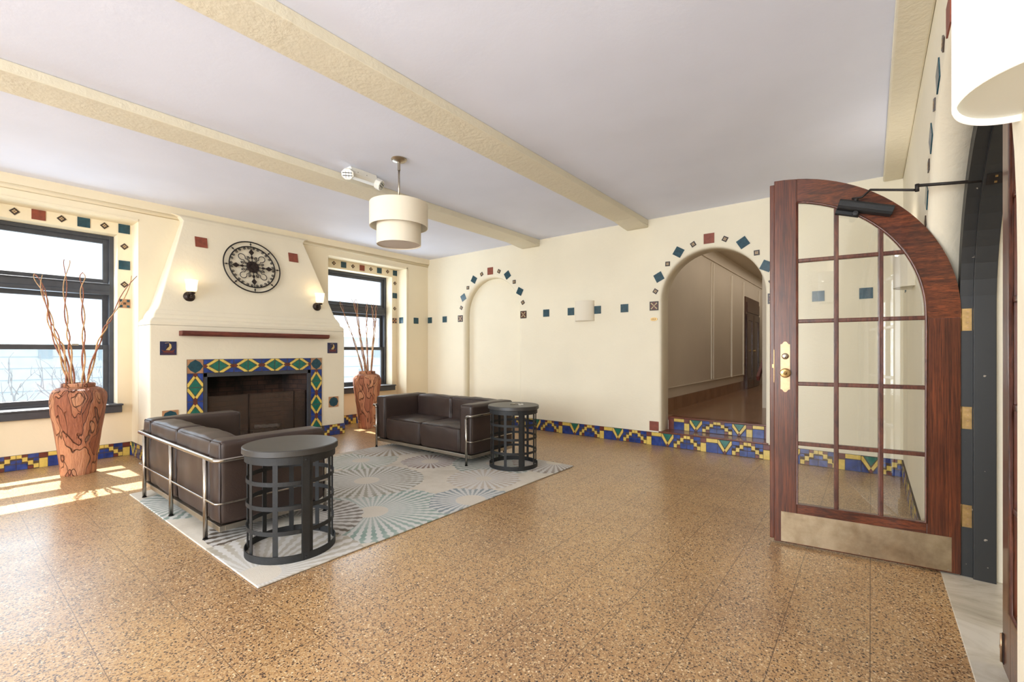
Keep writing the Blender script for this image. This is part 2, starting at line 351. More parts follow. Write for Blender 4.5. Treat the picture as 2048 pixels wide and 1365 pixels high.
        for ax in range(3):
            o = [j for j in range(3) if j != ax]
            for sg in (-1, 1):
                A, B = g[o[0]], g[o[1]]
                for i in range(len(A)-1):
                    for j in range(len(B)-1):
                        quad = []
                        for (aa, bb) in ((A[i], B[j]), (A[i+1], B[j]), (A[i+1], B[j+1]), (A[i], B[j+1])):
                            p = [0, 0, 0]; p[ax] = sg*h[ax]; p[o[0]] = aa; p[o[1]] = bb; quad.append(V(p))
                        if len(set(quad)) == 4:
                            f = s.bm.faces.new(quad); f.material_index = k; f.smooth = True
    def build(s, name, parent=None, world=False, kind=None, label=None, recalc=True, bevel=0):
        if recalc: bmesh.ops.recalc_face_normals(s.bm, faces=s.bm.faces)
        if world and parent is not None:
            pw = Vector((0, 0, 0)); p = parent
            while p: pw += p.location; p = p.parent
            bmesh.ops.translate(s.bm, verts=s.bm.verts, vec=-pw)
        me = bpy.data.meshes.new(name); s.bm.to_mesh(me); s.bm.free()
        for m in s.mats: me.materials.append(M[m] if isinstance(m, str) else m)
        o = bpy.data.objects.new(name, me); COL.objects.link(o)
        if parent is not None: o.parent = parent
        if kind: o['kind'] = kind
        if label: o['label'] = label
        if bevel:
            b = o.modifiers.new('edge', 'BEVEL'); b.width = bevel; b.segments = 2; b.limit_method = 'ANGLE'; b.angle_limit = radians(40)
        return o
def thing(name, label, cat, loc=(0, 0, 0), rz=0, group=None, kind=None):
    o = bpy.data.objects.new(name, None); COL.objects.link(o); o.location = loc; o.rotation_euler = (0, 0, rz); o.empty_display_size = .1
    tag(o, label, cat, group, kind); return o
def tag(o, label=None, cat=None, group=None, kind=None):
    if label: o['label'] = label
    if cat: o['category'] = cat
    if group: o['group'] = group
    if kind: o['kind'] = kind
    return o
def dup(src, parent=None, loc=None, rz=None, label=None):
    c = src.copy(); COL.objects.link(c); c.parent = parent
    if loc is not None: c.location = loc
    if rz is not None: c.rotation_euler = (0, 0, rz)
    if label: c['label'] = label
    for ch in list(src.children): dup(ch, c)
    return c
def arc(c, r, a0, a1, n, plane='yz', x=0):
    out = []
    for i in range(n+1):
        a = a0+(a1-a0)*i/n; p, q = c[0]+r*cos(a), c[1]+r*sin(a)
        out.append((x, p, q) if plane == 'yz' else (p, x, q))
    return out

# ------------------------------------------------------------------ dimensions
XL, XR, YB, YF, H = -6.97, .26, 6.135, -5.0, 3.115
XREC, XWIN = -7.25, -7.44

# ------------------------------------------------------------------ floor, ceiling, beams
b = MB(); b.box(-7.7, XR+.06, YF, YB, -.1, 0, 'terrazzo'); floor = b.build('floor', kind='structure')
b = MB(); b.box(-7.7, XR+.2, YF, YB+.3, H, H+.12, 'ceil'); ceiling = b.build('ceiling', kind='structure')
def beam(name, x0, x1, zb, brk=True):
    b = MB(); b.box(x0, x1, YF, YB-.002, zb, H, 'beam')
    if brk: b.prism([(x0, YB-.45, zb), (x0, YB-.002, zb), (x0, YB-.002, zb-.035), (x0, YB-.12, zb-.03), (x0, YB-.28, zb-.014)], (x1-x0, 0, 0), 'beam', True)
    return b.build(name, kind='structure', bevel=.012)
beam('trim_1', -2.732, -2.424, 3.04); beam('trim_2', -4.60, -4.25, 3.04); beam('trim_3', .10, XR, 3.055, False)
b = MB(); b.box(XL, XL+.045, YF, YB, 3.015, H, 'wall_left')
b.prism([(XL, YF, 3.015), (XL+.035, YF, 3.015), (XL+.012, YF, 2.985), (XL, YF, 2.965)], (0, YB-YF, 0), 'wall_left', True)
b.build('trim_4', kind='structure')

# ------------------------------------------------------------------ arched walls
def arch_panel(b, mapf, u0, u1, z1, prof, back, m, n=28):
    """prof: list of (depth, centre, radius, spring); mapf(u, depth, z) -> world point"""
    d0, c0, r0, s0 = prof[0]
    def P_(k, i, prof=prof):
        d, c, r, s = prof[k]; a = pi-pi*i/n; return (c+r*cos(a), d, s+r*sin(a))
    # front face
    def q(pts, smooth=False): b.face([mapf(*p) for p in pts], m, smooth)
    q([(u0, d0, 0), (c0-r0, d0, 0), (c0-r0, d0, s0), (u0, d0, s0)]); q([(c0+r0, d0, 0), (u1, d0, 0), (u1, d0, s0), (c0+r0, d0, s0)])
    q([(u0, d0, s0), (c0-r0, d0, s0), (c0-r0, d0, z1), (u0, d0, z1)]); q([(c0+r0, d0, s0), (u1, d0, s0), (u1, d0, z1), (c0+r0, d0, z1)])
    for i in range(n):
        A, B = P_(0, i), P_(0, i+1); q([A, B, (B[0], d0, z1), (A[0], d0, z1)])
    for k in range(len(prof)-1):
        dA, cA, rA, sA = prof[k]; dB, cB, rB, sB = prof[k+1]
        q([(cA-rA, dA, 0), (cA-rA, dA, sA), (cB-rB, dB, sB), (cB-rB, dB, 0)], True); q([(cA+rA, dA, 0), (cA+rA, dA, sA), (cB+rB, dB, sB), (cB+rB, dB, 0)], True)
        for i in range(n): q([P_(k, i), P_(k, i+1), P_(k+1, i+1), P_(k+1, i)], True)
    # back face
    dZ, cZ, rZ, sZ = prof[-1]; K = len(prof)-1
    q([(u0, dZ, 0), (cZ-rZ, dZ, 0), (cZ-rZ, dZ, sZ), (u0, dZ, sZ)]); q([(cZ+rZ, dZ, 0), (u1, dZ, 0), (u1, dZ, sZ), (cZ+rZ, dZ, sZ)])
    q([(u0, dZ, sZ), (cZ-rZ, dZ, sZ), (cZ-rZ, dZ, z1), (u0, dZ, z1)]); q([(cZ+rZ, dZ, sZ), (u1, dZ, sZ), (u1, dZ, z1), (cZ+rZ, dZ, z1)])
    for i in range(n):
        A, B = P_(K, i), P_(K, i+1); q([A, B, (B[0], dZ, z1), (A[0], dZ, z1)])
    for u in (u0, u1): q([(u, d0, 0), (u, dZ, 0), (u, dZ, z1), (u, d0, z1)])
    q([(u0, d0, z1), (u1, d0, z1), (u1, dZ, z1), (u0, dZ, z1)])
    bmesh.ops.remove_doubles(b.bm, verts=b.bm.verts, dist=1e-5)
# wall_back
def rounded(c, r, s, T, rd=.035, r_in=0):
    return [(0, c, r+rd, s), (.005, c, r+rd*.5, s), (.016, c, r+rd*.18, s), (rd, c, r, s), (T, c, r-r_in, s)]
TB = .275
b = MB(); b.box(-7.7, -6.4, YB, YB+TB, 0, H, 'wall')
mp_ = lambda u, d, z: (u, YB+d, z)
arch_panel(b, mp_, -6.4, -3.6, H, rounded(-5.31, .64, 1.955, .13, .05), True, 'wall')
b.box(-6.4, -3.6, YB+.131, YB+TB, 0, H, 'wall'); b.box(-5.99, -4.63, YB+.002, YB+.14, 0, .175, 'wall')
arch_panel(b, mp_, -3.6, .55, H, rounded(-1.615, .63, 1.98, TB, .035), True, 'wall')
wall_back = b.build('wall_back', kind='structure')
# wall_right with the arched doorway
b = MB(); mr = lambda u, d, z: (XR+d, u, z)
arch_panel(b, mr, .2, YB, H, [(0, 2.645, 1.13, 1.5), (.006, 2.645, 1.115, 1.5), (.02, 2.645, 1.10, 1.5), (.045, 2.655, 1.09, 1.5), (.142, 2.70, 1.035, 1.51)], True, 'wall')
b.box(XR, XR+.142, YF, .2, 0, H, 'wall'); wall_right = b.build('wall_right', kind='structure')
# wall_left with two window recesses
def ring_box(b, x0, x1, ya, yb, za, zb, y0, y1, z0, z1, m):   # slab with a rectangular hole
    b.box(x0, x1, ya, y0, za, zb, m); b.box(x0, x1, y1, yb, za, zb, m); b.box(x0, x1, y0, y1, za, z0, m); b.box(x0, x1, y0, y1, z1, zb, m)
b = MB(); XO = -7.58
b.box(XO, XL, YF, -.06, 0, H, 'wall_left'); b.box(XO, XL, 1.54, 4.0, 0, H, 'wall_left'); b.box(XO, XL, 5.59, YB, 0, H, 'wall_left')
for (ra, rb, wa, wb) in ((-.06, 1.54, .065, 1.40), (4.0, 5.59, 4.14, 5.475)):
    ring_box(b, XO, XREC, ra, rb, 0, H, wa, wb, .62, 2.72, 'wall_left'); b.box(XREC, XL, ra, rb, 2.86, H, 'wall_left')
wall_left = b.build('wall_left', kind='structure')
# raised frame moulding around the recesses
b = MB()
for (ra, rb) in ((-.06, 1.54), (4.0, 5.59)):
    y1 = rb
    if rb > 5: b.box(XL, XL+.012, y1, y1+.03, .18, 2.90, 'wall_left')
    b.box(XL, XL+.012, ra, y1+.03 if rb > 5 else y1, 2.86, 2.89, 'wall_left')
b.build('recess_moulding', wall_left, bevel=.004)
# wall_rear and a tall window in it
b = MB(); ring_box(b, YF-.2, YF, -7.7, .5, 0, H, -6.4, -.2, .5, 2.8, 'wall')
bm_ = b.bm
for v in bm_.verts: v.co = Vector((v.co.y, v.co.x, v.co.z))
wall_rear = b.build('wall_rear', kind='structure')
b = MB()
for x in (-6.4, -4.35, -2.3, -.26): b.box(x, x+.06, YF-.16, YF-.06, .5, 2.8, 'frame')
b.box(-6.4, -.2, YF-.16, YF-.06, .5, .56, 'frame'); b.box(-6.4, -.2, YF-.16, YF-.06, 2.74, 2.8, 'frame'); b.box(-6.4, -.2, YF-.16, YF-.06, 2.1, 2.15, 'frame')
w3 = b.build('window_3', kind='structure')

# ------------------------------------------------------------------ inlaid tiles
def accent(parent, kind, c, n, up=(0, 0, 1), rot=0, size=None, world=True):
    """small inlaid wall tile: centre c, outward normal n"""
    c = Vector(c); n = Vector(n).normalized(); up = Vector(up); a = up.cross(n).normalized(); u = n.cross(a).normalized()
    R_ = Matrix.Rotation(rot, 3, n); a = R_ @ a; u = R_ @ u
    s = size or {'t': .058, 's': .031, 'b': .064, 'p': .062, 'tan': .06}[kind]
    th = .004; b = MB()
    base = {'t': 'teal', 's': 'pdark', 'b': 'brick', 'p': 'pdark', 'tan': 'tan'}[kind]
    b.obox(c+n*th*.5, a*s, u*s, n*th, base)
    f = n*(th*1.5+.001)
    if kind == 'p':
        for k in range(4):
            q = Matrix.Rotation(k*pi/2, 3, n); A, U = q @ a, q @ u
            b.prism([c+f+(A*x+U*y)*s for x, y in ((.12, .0), (.0, .12), (.55, .78), (.78, .55))], n*.001, 'plite')
            b.prism([c+f+(A*x+U*y)*s for x, y in ((-.1, .42), (.1, .42), (.22, .8), (-.22, .8))], n*.001, 'maroon')
    if kind == 's':
        for x, y in ((.45, 0), (-.45, 0), (0, .45), (0, -.45)):
            q = Matrix.Rotation(pi/4, 3, n); A, U = q @ a, q @ u
            b.prism([c+f+(A*(x*.9+i)+U*(y*.9+j))*s for i, j in ((-.24, -.24), (.24, -.24), (.24, .24), (-.24, .24))], n*.001, 'plite')
    if kind == 'tan':
        for i in range(3):
            for j in range(3):
                if (i+j) % 2 == 0: b.prism([c+f+(a*((i-1)*.62+x)+u*((j-1)*.62+y))*s for x, y in ((-.25, -.25), (.25, -.25), (.25, .25), (-.25, .25))], n*.001, 'grout' if (i*j) % 2 else 'teal')
    lab = {'t': 'teal glazed square tile', 's': 'small dark patterned tile', 'b': 'brick red square tile', 'p': 'dark square tile with a pale cross pattern', 'tan': 'tan square tile with a checked pattern'}[kind]
    return b.build('accent_tile', parent, world=world, label=lab, bevel=.0)
N_ = (0, -1, 0)
for x in (-6.908, -6.485, -4.122, -3.661, -3.204, -2.775, -.463, -.04): accent(wall_back, 't', (x, YB, 1.907), N_)
accent(wall_back, 'b', (-2.341, YB, .262), N_)
RN = [('p', -6.061, 1.903), ('s', -6.036, 2.105), ('t', -5.982, 2.294), ('s', -5.865, 2.466), ('t', -5.713, 2.603), ('s', -5.523, 2.683), ('b', -5.319, 2.717), ('s', -5.117, 2.69), ('t', -4.926, 2.606), ('s', -4.778, 2.474), ('t', -4.659, 2.301), ('s', -4.594, 2.11), ('p', -4.582, 1.905)]
RH = [('p', -2.341, 1.913), ('s', -2.322, 2.113), ('t', -2.274, 2.303), ('s', -2.154, 2.469), ('t', -2.01, 2.609), ('s', -1.82, 2.685), ('b', -1.625, 2.732), ('s', -1.434, 2.696), ('t', -1.229, 2.62), ('s', -1.079, 2.476), ('t', -.975, 2.305), ('s', -.915, 2.113), ('p', -.90, 1.913)]
for lst, cx, cz in ((RN, -5.32, 1.95), (RH, -1.62, 1.98)):
    for k, x, z in lst:
        ang = atan2(x-cx, z-cz) if k in 'ts' else 0
        if k == 's': ang += pi/4
        accent(wall_back, k, (x, YB, z), N_, rot=ang)
def ellipse_plaque():
    b = MB(); c = Vector((-2.343, YB-.004, 1.73)); n = 24
    b.prism([c+Vector((.05*cos(2*pi*i/n), 0, .024*sin(2*pi*i/n))) for i in range(n)], (0, -.006, 0), 'brass')
    c2 = c+Vector((0, -.007, 0))
    for s in (-.022, .0, .022):   # small dark monogram strokes
        b.prism([c2+Vector((s+x, 0, z)) for x, z in ((-.005, -.009), (.004, -.009), (.006, .009), (-.003, .009))], (0, -.001, 0), 'pdark')
    o = b.build('wall_plaque'); tag(o, 'small oval brass plaque on the cream wall left of the hall archway', 'plaque')
ellipse_plaque()
NX = (1, 0, 0)
for k, y, z in [('s', .545, 2.82), ('b', .727, 2.823), ('s', .909, 2.823), ('t', 1.096, 2.822), ('s', 1.279, 2.823), ('t', 1.464, 2.822), ('s', 1.466, 2.584), ('t', 1.466, 2.353), ('s', 1.466, 2.114), ('tan', 1.468, 1.88), ('t', .36, 2.82), ('s', .18, 2.82), ('t', 0, 2.82)]:
    accent(wall_left, k, (XREC, y, z-.022 if z > 2.7 else z), NX, rot=pi/4 if k == 's' else 0, size=.029 if k == 's' else .055)
for k, y, z in [('s', 4.267, 2.845), ('t', 4.451, 2.842), ('s', 4.633, 2.844), ('b', 4.82, 2.84), ('s', 5.005, 2.845), ('t', 5.189, 2.843), ('s', 5.375, 2.85), ('t', 5.548, 2.843), ('s', 5.545, 2.607), ('t', 5.54, 2.367), ('s', 5.54, 2.117), ('tan', 5.535, 1.882), ('t', 4.07, 2.84), ('s', 4.07, 2.607), ('t', 4.07, 2.36), ('s', 4.07, 2.117)]:
    accent(wall_left, k, (XREC, y-.004, z-.04 if z > 2.7 else z), NX, rot=pi/4 if k == 's' else 0, size=.026 if k == 's' else .05)
accent(wall_left, 't', (XL, 5.83, 1.885), NX); accent(wall_left, 't', (-7.115, 5.59, 1.885), N_)
for k, y, z in [('b', 2.635, 2.673), ('s', 2.827, 2.665), ('t', 3.028, 2.627), ('s', 3.189, 2.556), ('t', 3.376, 2.466), ('s', 3.482, 2.335), ('t', 3.603, 2.194), ('s', 3.687, 2.062), ('t', 3.73, 1.88)]:
    r_ = 1.20; a = atan2(y-2.63, z-1.5)
    accent(wall_right, k, (XR, 2.63+r_*sin(a), 1.5+r_*cos(a)), (-1, 0, 0), rot=a+(pi/4 if k == 's' else 0))
for y in (5.25, 5.7): accent(wall_right, 't', (XR, y, 1.907), (-1, 0, 0))

# patterned tile bands -------------------------------------------------
def band(b, o, d, n, start, end, h, seq, th=.012):
    """seq: list of (kind, s0, width) along d from o; polygons clipped to start..end"""
    o, d, n = Vector(o), Vector(d), Vector(n); up = Vector((0, 0, 1))
    b.obox(o+d*((start+end)/2)+up*(h/2)+n*(th/2), d*((end-start)/2), up*(h/2), n*(th/2), 'grout')
    def poly(pts, m):
        # clip polygon in s
        P2 = pts
        for lim, sg in ((start, 1), (end, -1)):
            out = []
            for i in range(len(P2)):
                A, B = P2[i], P2[(i+1) % len(P2)]; ia, ib = sg*(A[0]-lim) >= 0, sg*(B[0]-lim) >= 0
                if ia: out.append(A)
                if ia != ib:
                    f = (lim-A[0])/(B[0]-A[0]); out.append((lim, A[1]+f*(B[1]-A[1])))
            P2 = out
            if len(P2) < 3: return
        if max(p[0] for p in P2)-min(p[0] for p in P2) < .002: return
        b.prism([o+d*s+up*z+n*th for s, z in P2], n*.0015, m)
    def rect(a, w, x0, x1, z0, z1, m):
        g = .0022; poly([(a+w*x0+g, h*z0+g), (a+w*x1-g, h*z0+g), (a+w*x1-g, h*z1-g), (a+w*x0+g, h*z1-g)], m)
    for kind, a, w in seq:
        if a+w < start or a > end: continue
        if kind == 'V':
            V_ = lambda pts, m: poly([(a+w*x, h*z) for x, z in pts], m)
            V_([(.14, .97), (.86, .97), (.5, .42)], 'green')
            V_([(.02, .95), (.02, .72), (.4, .16), (.5, .3), (.09, .97)], 'yellow'); V_([(.98, .95), (.98, .72), (.6, .16), (.5, .3), (.91, .97)], 'yellow')
            V_([(.5, .27), (.4, .13), (.5, .01), (.6, .13)], 'maroon')
            V_([(.02, .64), (.02, .02), (.4, .02), (.36, .1)], 'blue'); V_([(.98, .64), (.98, .02), (.6, .02), (.64, .1)], 'blue')
        elif kind in ('SL', 'SR'):
            R2 = (lambda x0, x1, z0, z1, m: rect(a, w, x0, x1, z0, z1, m)) if kind == 'SL' else (lambda x0, x1, z0, z1, m: rect(a, w, 1-x1, 1-x0, z0, z1, m))
            R2(0, .5, .72, 1, 'blue'); R2(0, .25, .5, .7, 'blue'); R2(.5, .75, .82, 1, 'maroon')
            R2(0, .25, .02, .5, 'yellow') if False else None
            for i in range(4): R2(.25*i, .25*i+.25, .04+.24*i, min(1, .34+.24*i), 'yellow')
            for i in range(3): R2(.25*i+.2, .25*i+.3, .28+.24*i-.02, .36+.24*i-.02, 'yellow')
            R2(.25, .5, .02, .24, 'maroon'); R2(.5, 1, .02, .42, 'blue'); R2(.75, 1, .44, .68, 'blue')
        elif kind == 'N': rect(a, w, 0, 1, .66, 1, 'maroon'); rect(a, w, 0, 1, 0, .64, 'yellow')
        elif kind == 'Y': rect(a, w, 0, 1, .72, 1, 'yellow'); rect(a, w, 0, 1, 0, .7, 'blue')
        elif kind == 'B': rect(a, w, 0, 1, 0, 1, 'maroon')
def seq_from(vc, lo, hi):
    out = []; p = .718; k0 = int((lo-vc)/p)-2
    for k in range(k0, int((hi-vc)/p)+3):
        c = vc+k*p; out += [('V', c-.083, .166), ('SL', c+.083, .172), ('SR', c+.255, .172), ('N', c+.427, .07), ('Y', c+.497, .138)]
    return out
HB = .178
b = MB(); q = seq_from(-1.435, -7, .3); band(b, (0, YB, 0), (1, 0, 0), N_, XL, -2.27, HB, q); band(b, (0, YB, 0), (1, 0, 0), N_, -.965, XR, HB, q)
b.build('baseboard_back', kind='structure')
b = MB(); q = seq_from(1.02, -5, 7)
band(b, (XREC, 0, 0), (0, 1, 0), NX, -.06, 1.54, .165, q); band(b, (XREC, 0, 0), (0, 1, 0), NX, 4.0, 5.59, .165, [(k, s+.3, w) for k, s, w in q])
band(b, (XL, 0, 0), (0, 1, 0), NX, YF, -.06, .165, q); band(b, (XL, 0, 0), (0, 1, 0), NX, 5.59, YB-.014, .165, q)
band(b, (0, 5.59, 0), (1, 0, 0), N_, XREC+.014, XL, .165, seq_from(-7.1, -8, -6))
band(b, (0, 1.54, 0), (1, 0, 0), N_, XREC+.014, XL, .165, seq_from(-7.15, -8, -6))
b.build('baseboard_left', kind='structure')
b = MB(); band(b, (XR, 0, 0), (0, 1, 0), (-1, 0, 0), 3.80, YB-.014, HB, seq_from(5.9, 3, 7)); b.build('baseboard_right', kind='structure')
# steps up into the hall
st = thing('trim_5', None, None, (-1.615, YB, 0), kind='structure')
b = MB(); b.box(-2.26, -.97, YB+.003, YB+.262, 0, .18, 'steptile'); b.box(-2.275, -.955, YB-.018, YB+.262, .18, .198, 'steptile'); b.build('tread', st, world=True, bevel=.004)
b = MB(); b.box(-2.23, -.98, YB+.275, YB+.45, 0, .355, 'steptile'); b.box(-2.235, -.98, YB+.25, YB+.45, .355, .374, 'steptile'); b.build('tread', st, world=True, bevel=.004)
b = MB(); band(b, (0, YB, 0), (1, 0, 0), N_, -2.27, -.965, HB, seq_from(-1.435, -3, 0)); b.build('tile_riser', st, world=True)
b = MB(); band(b, (0, YB+.275, .198), (1, 0, 0), N_, -2.236, -.985, .155, [('B', -2.236, .076), ('Y', -2.16, .14), ('N', -2.02, .07), ('V', -1.947, .166), ('SL', -1.781, .185), ('SR', -1.596, .185), ('V', -1.411, .166), ('N', -1.245, .07), ('Y', -1.172, .13), ('B', -1.04, .05)]); b.build('tile_riser', st, world=True)

# ------------------------------------------------------------------ hall beyond the arch
YH = YB+TB
b = MB(); b.box(-2.6, -.5, YB+.45, 16.2, .30, .374, 'halltile'); b.build('floor_hall', kind='structure')
b = MB(); b.box(-2.6, -2.42, YH, 16.2, 0, 3.3, 'hall'); wh = b.build('wall_hall_left', kind='structure')
b = MB(); b.box(-.93, -.7, YH, 8.3, 0, 3.3, 'hall'); b.box(-1.38, -.7, 8.3, 16.2, 0, 3.3, 'hall'); b.build('wall_hall_right', kind='structure')
b = MB(); b.box(-2.6, -.5, 16.2, 16.4, 0, 3.3, 'hall'); b.build('wall_hall_end', kind='structure')
b = MB(); b.box(-2.6, -.5, YH, 16.4, 3.3, 3.4, 'hall'); b.build('ceiling_hall', kind='structure')
b = MB(); b.box(-2.42, -2.405, YH, 12.1, .374, .575, 'halltile'); b.build('baseboard_hall', kind='structure')
b = MB()
for y in (9.28, 9.42): b.box(-2.42, -2.40, y-.02, y+.02, .75, 3.0, 'shade')
for y in (10.88, 12.05, 14.0, 15.2): b.box(-2.42, -2.39, y-.03, y+.03, .72, 2.95, 'shade')
b.box(-2.42, -2.405, YH, 12.1, .72, .74, 'hall'); b.box(-2.42, -2.40, YH, 16.2, 3.04, 3.07, 'hall')
b.build('trim_6', kind='structure', bevel=.004)
d3 = thing('door_3', None, None, (-2.42, 13, .374), kind='structure')
b = MB(); b.box(-2.42, -2.38, 12.15, 13.85, .374, 2.62, 'halldoor'); b.build('door_casing', d3, world=True)
for y in (12.22, 13.02):
    b = MB(); ring_box(b, -2.38, -2.35, y, y+.76, .38, 2.2, y+.14, y+.62, .62, 2.05, 'halldoor'); b.box(-2.375, -2.365, y+.14, y+.62, .62, 2.05, 'halldoor')
    dl = b.build('door_leaf', d3, world=True, bevel=.004)
    if y < 12.5:
        b = MB(); b.lathe([(0, -2.29), (.03, -2.295), (.03, -2.32), (.012, -2.33), (.012, -2.35)], 'brass', (0, 12.9, 1.3), 16, axis='x'); b.build('door_knob', dl, world=True)
b = MB(); b.box(-2.378, -2.36, 12.3, 13.8, 2.25, 2.5, 'halldoor'); b.build('transom_pane', d3, world=True)
rail = thing('stair_handrail', 'short slanting wooden handrail inside the hall archway', 'handrail', (-1.45, 8.8, .374))
A, B = Vector((-1.46, 8.4, .84)), Vector((-1.47, 9.35, 1.34)); ax = (B-A)/2
b = MB(); b.obox((A+B)/2, ax, Vector((.024, 0, 0)), Vector((0, -ax.z, ax.y)).normalized()*.045, 'mantel'); b.build('rail', rail, world=True, bevel=.008)
for f in (.3, .75):
    p = A.lerp(B, f); b = MB(); b.tube([p+Vector((0, 0, -.05)), p+Vector((.02, 0, -.1)), p+Vector((.06, 0, -.11)), (-1.38, p.y, p.z-.07)], .008, 'shade', 6); b.build('bracket', rail, world=True)
light('hall_fill', 'AREA', (-1.8, 11.0, 3.25), 27, (1, .91, .82), .6, 8.5, rot=(0, 0, 0))  # long overhead fill added to brighten the hall, no fixture there

# ------------------------------------------------------------------ windows
def window(name, y0, y1):
    w = thing(name, None, None, (XWIN, (y0+y1)/2, .62), kind='structure')
    xf = XWIN
    def fr(nm, ya, yb, za, zb, t_, d0, d1):
        b = MB(); ring_box(b, d1, d0, ya, yb, za, zb, ya+t_, yb-t_, za+t_, zb-t_, 'frame'); o = b.build(nm, w, world=True, bevel=.004); return o
    z0, z1 = .63, 2.72
    fr('window_frame', y0, y1, z0, z1, .045, xf+.01, xf-.13)
    b = MB(); b.box(xf-.12, xf+.02, y0+.04, y1-.04, 2.03, 2.11, 'frame'); b.box(xf-.1, xf+.035, y0+.04, y1-.04, 1.985, 2.03, 'frame'); b.box(xf-.1, xf+.03, y0+.04, y1-.04, 2.11, 2.125, 'frame'); b.build('transom_bar', w, world=True, bevel=.004)
    for (nm, za, zb, dx) in (('transom_sash', 2.12, 2.68, 0), ('upper_sash', 1.31, 1.99, -.045), ('lower_sash', .67, 1.37, 0)):
        tk = .058
        s_ = fr(nm, y0+.04, y1-.04, za, zb, tk, xf-.02+dx, xf-.06+dx)
        b = MB(); b.box(xf-.043+dx, xf-.038+dx, y0+.04+tk, y1-.04-tk, za+tk, zb-tk, 'glass'); b.build('pane', s_, world=True)
        if nm == 'lower_sash':
            b = MB()
            for y in (y0+.35, y1-.35): b.box(xf-.02, xf+.0, y-.03, y+.03, zb-.012, zb+.008, 'chrome_dull')
            b.build('sash_lock', s_, world=True)
    b = MB(); b.box(XWIN-.02, XREC+.075, y0-.045, y1+.045, .628, .65, 'frame'); b.box(XREC+.002, XREC+.06, y0-.035, y1+.035, .545, .628, 'frame'); b.build('window_sill', w, world=True, bevel=.006)
window('window_1', .065, 1.40); window('window_2', 4.14, 5.475)

# ------------------------------------------------------------------ fireplace
fp = thing('fireplace', 'plastered fireplace with tapering hood, redwood mantel and patterned tile surround', 'fireplace', (-6.72, 2.77, 0))
XF = -6.5; y0, y1 = 1.54, 4.0
b = MB(); b.prism([(XL, *p) for p in ((y0, 0), (2.07, 0), (2.07, 1.045), (3.49, 1.045), (3.49, 0), (y1, 0), (y1, 1.6), (y0, 1.6))], (XF-XL, 0, 0), 'breast')
def ring4(z, x, a, c): return [(XL, a, z), (x, a, z), (x, c, z), (XL, c, z)]
loops = [(1.6, XF, y0, y1), (1.635, XF, y0, y1), (1.66, XF-.008, y0+.012, y1-.012), (1.685, XF-.04, y0+.04, y1-.04), (1.725, XF-.045, y0+.05, y1-.05), (1.735, XF-.055, y0+.055, y1-.055), (1.775, XF-.075, y0+.075, y1-.075), (1.79, XF-.085, y0+.09, y1-.09), (1.85, XF-.10, y0+.115, y1-.115),
         (2.95, -6.85, 1.965, 3.52), (3.0, -6.87, 1.93, 3.56), (3.03, -6.9, 1.85, 3.64)]
R4 = [[b.bm.verts.new(p) for p in ring4(*l)] for l in loops]
for A, B in zip(R4, R4[1:]):
    for j in range(4): b.bm.faces.new((A[j], A[(j+1) % 4], B[(j+1) % 4], B[j])).material_index = b.mi('breast')
b.bm.faces.new(R4[-1])
o = b.build('chimney_breast', fp, world=True); bv = o.modifiers.new('edge', 'BEVEL'); bv.width = .012; bv.segments = 3; bv.limit_method = 'ANGLE'; bv.angle_limit = radians(50)
b = MB(); b.prism([(XF, 1.82, 1.535), (XF+.13, 1.82, 1.535), (XF+.13, 1.82, 1.495), (XF+.10, 1.82, 1.475), (XF, 1.82, 1.475)], (0, 1.86, 0), 'mantel'); b.build('mantel_shelf', fp, world=True, bevel=.004)
# tile surround
T_ = .172; ys, zt = 1.90, 1.19
def vtile(b, c, ex, ey, s):   # c centre, ex across the base edge, ey towards the tip; pattern like the base tiles
    c, ex, ey = Vector(c), Vector(ex), Vector(ey); n = Vector((1, 0, 0))
    def V_(pts, m): b.prism([c+ex*((x-.5)*s)+ey*((.5-z)*s) for x, z in pts], n*.0015, m)
    V_([(.10, .98), (.90, .98), (.5, .42)], 'green')
    V_([(.015, .95), (.015, .74), (.4, .18), (.5, .31), (.07, .985)], 'yellow'); V_([(.985, .95), (.985, .74), (.6, .18), (.5, .31), (.93, .985)], 'yellow')
    V_([(.5, .29), (.38, .15), (.4, .01), (.6, .01), (.62, .15)], 'maroon')
    V_([(.02, .66), (.02, .02), (.37, .02), (.34, .16)], 'blue'); V_([(.98, .66), (.98, .02), (.63, .02), (.66, .16)], 'blue')
b = MB(); x = XF; th = .012
ring_box(b, XF, XF+th, ys, ys+10*T_, 0, zt, ys+T_, ys+9*T_, -.0001, zt-T_, 'grout')
def corner(yc, zc):
    c = Vector((XF+th, yc, zc)); h = T_/2-.003
    b.prism([c+Vector((0, y, z)) for y, z in ((-h, -h), (h, -h), (h, h), (-h, h))], (.001, 0, 0), 'tan')
    b.prism([c+Vector((.001, h*cos(k*pi/4)*(1 if k % 2 == 0 else .86), h*sin(k*pi/4)*(1 if k % 2 == 0 else .86))) for k in range(8)], (.0012, 0, 0), 'teal')
for yc in (ys+T_/2, ys+9.5*T_): corner(yc, zt-T_/2)
for i in range(1, 9):
    sg = 1 if i % 2 == 0 else -1     # tips point outwards of each pair
    vtile(b, (XF+th, ys+(i+.5)*T_, zt-T_/2), (0, 0, 1), (0, sg, 0), T_*.985)
for j in range(6):
    sg = 1 if j % 2 == 0 else -1
    for yc in (ys+T_/2, ys+9.5*T_): vtile(b, (XF+th, yc, zt-(j+1.5)*T_), (0, 1, 0), (0, 0, sg), T_*.985)
b.build('tile_surround', fp, world=True)
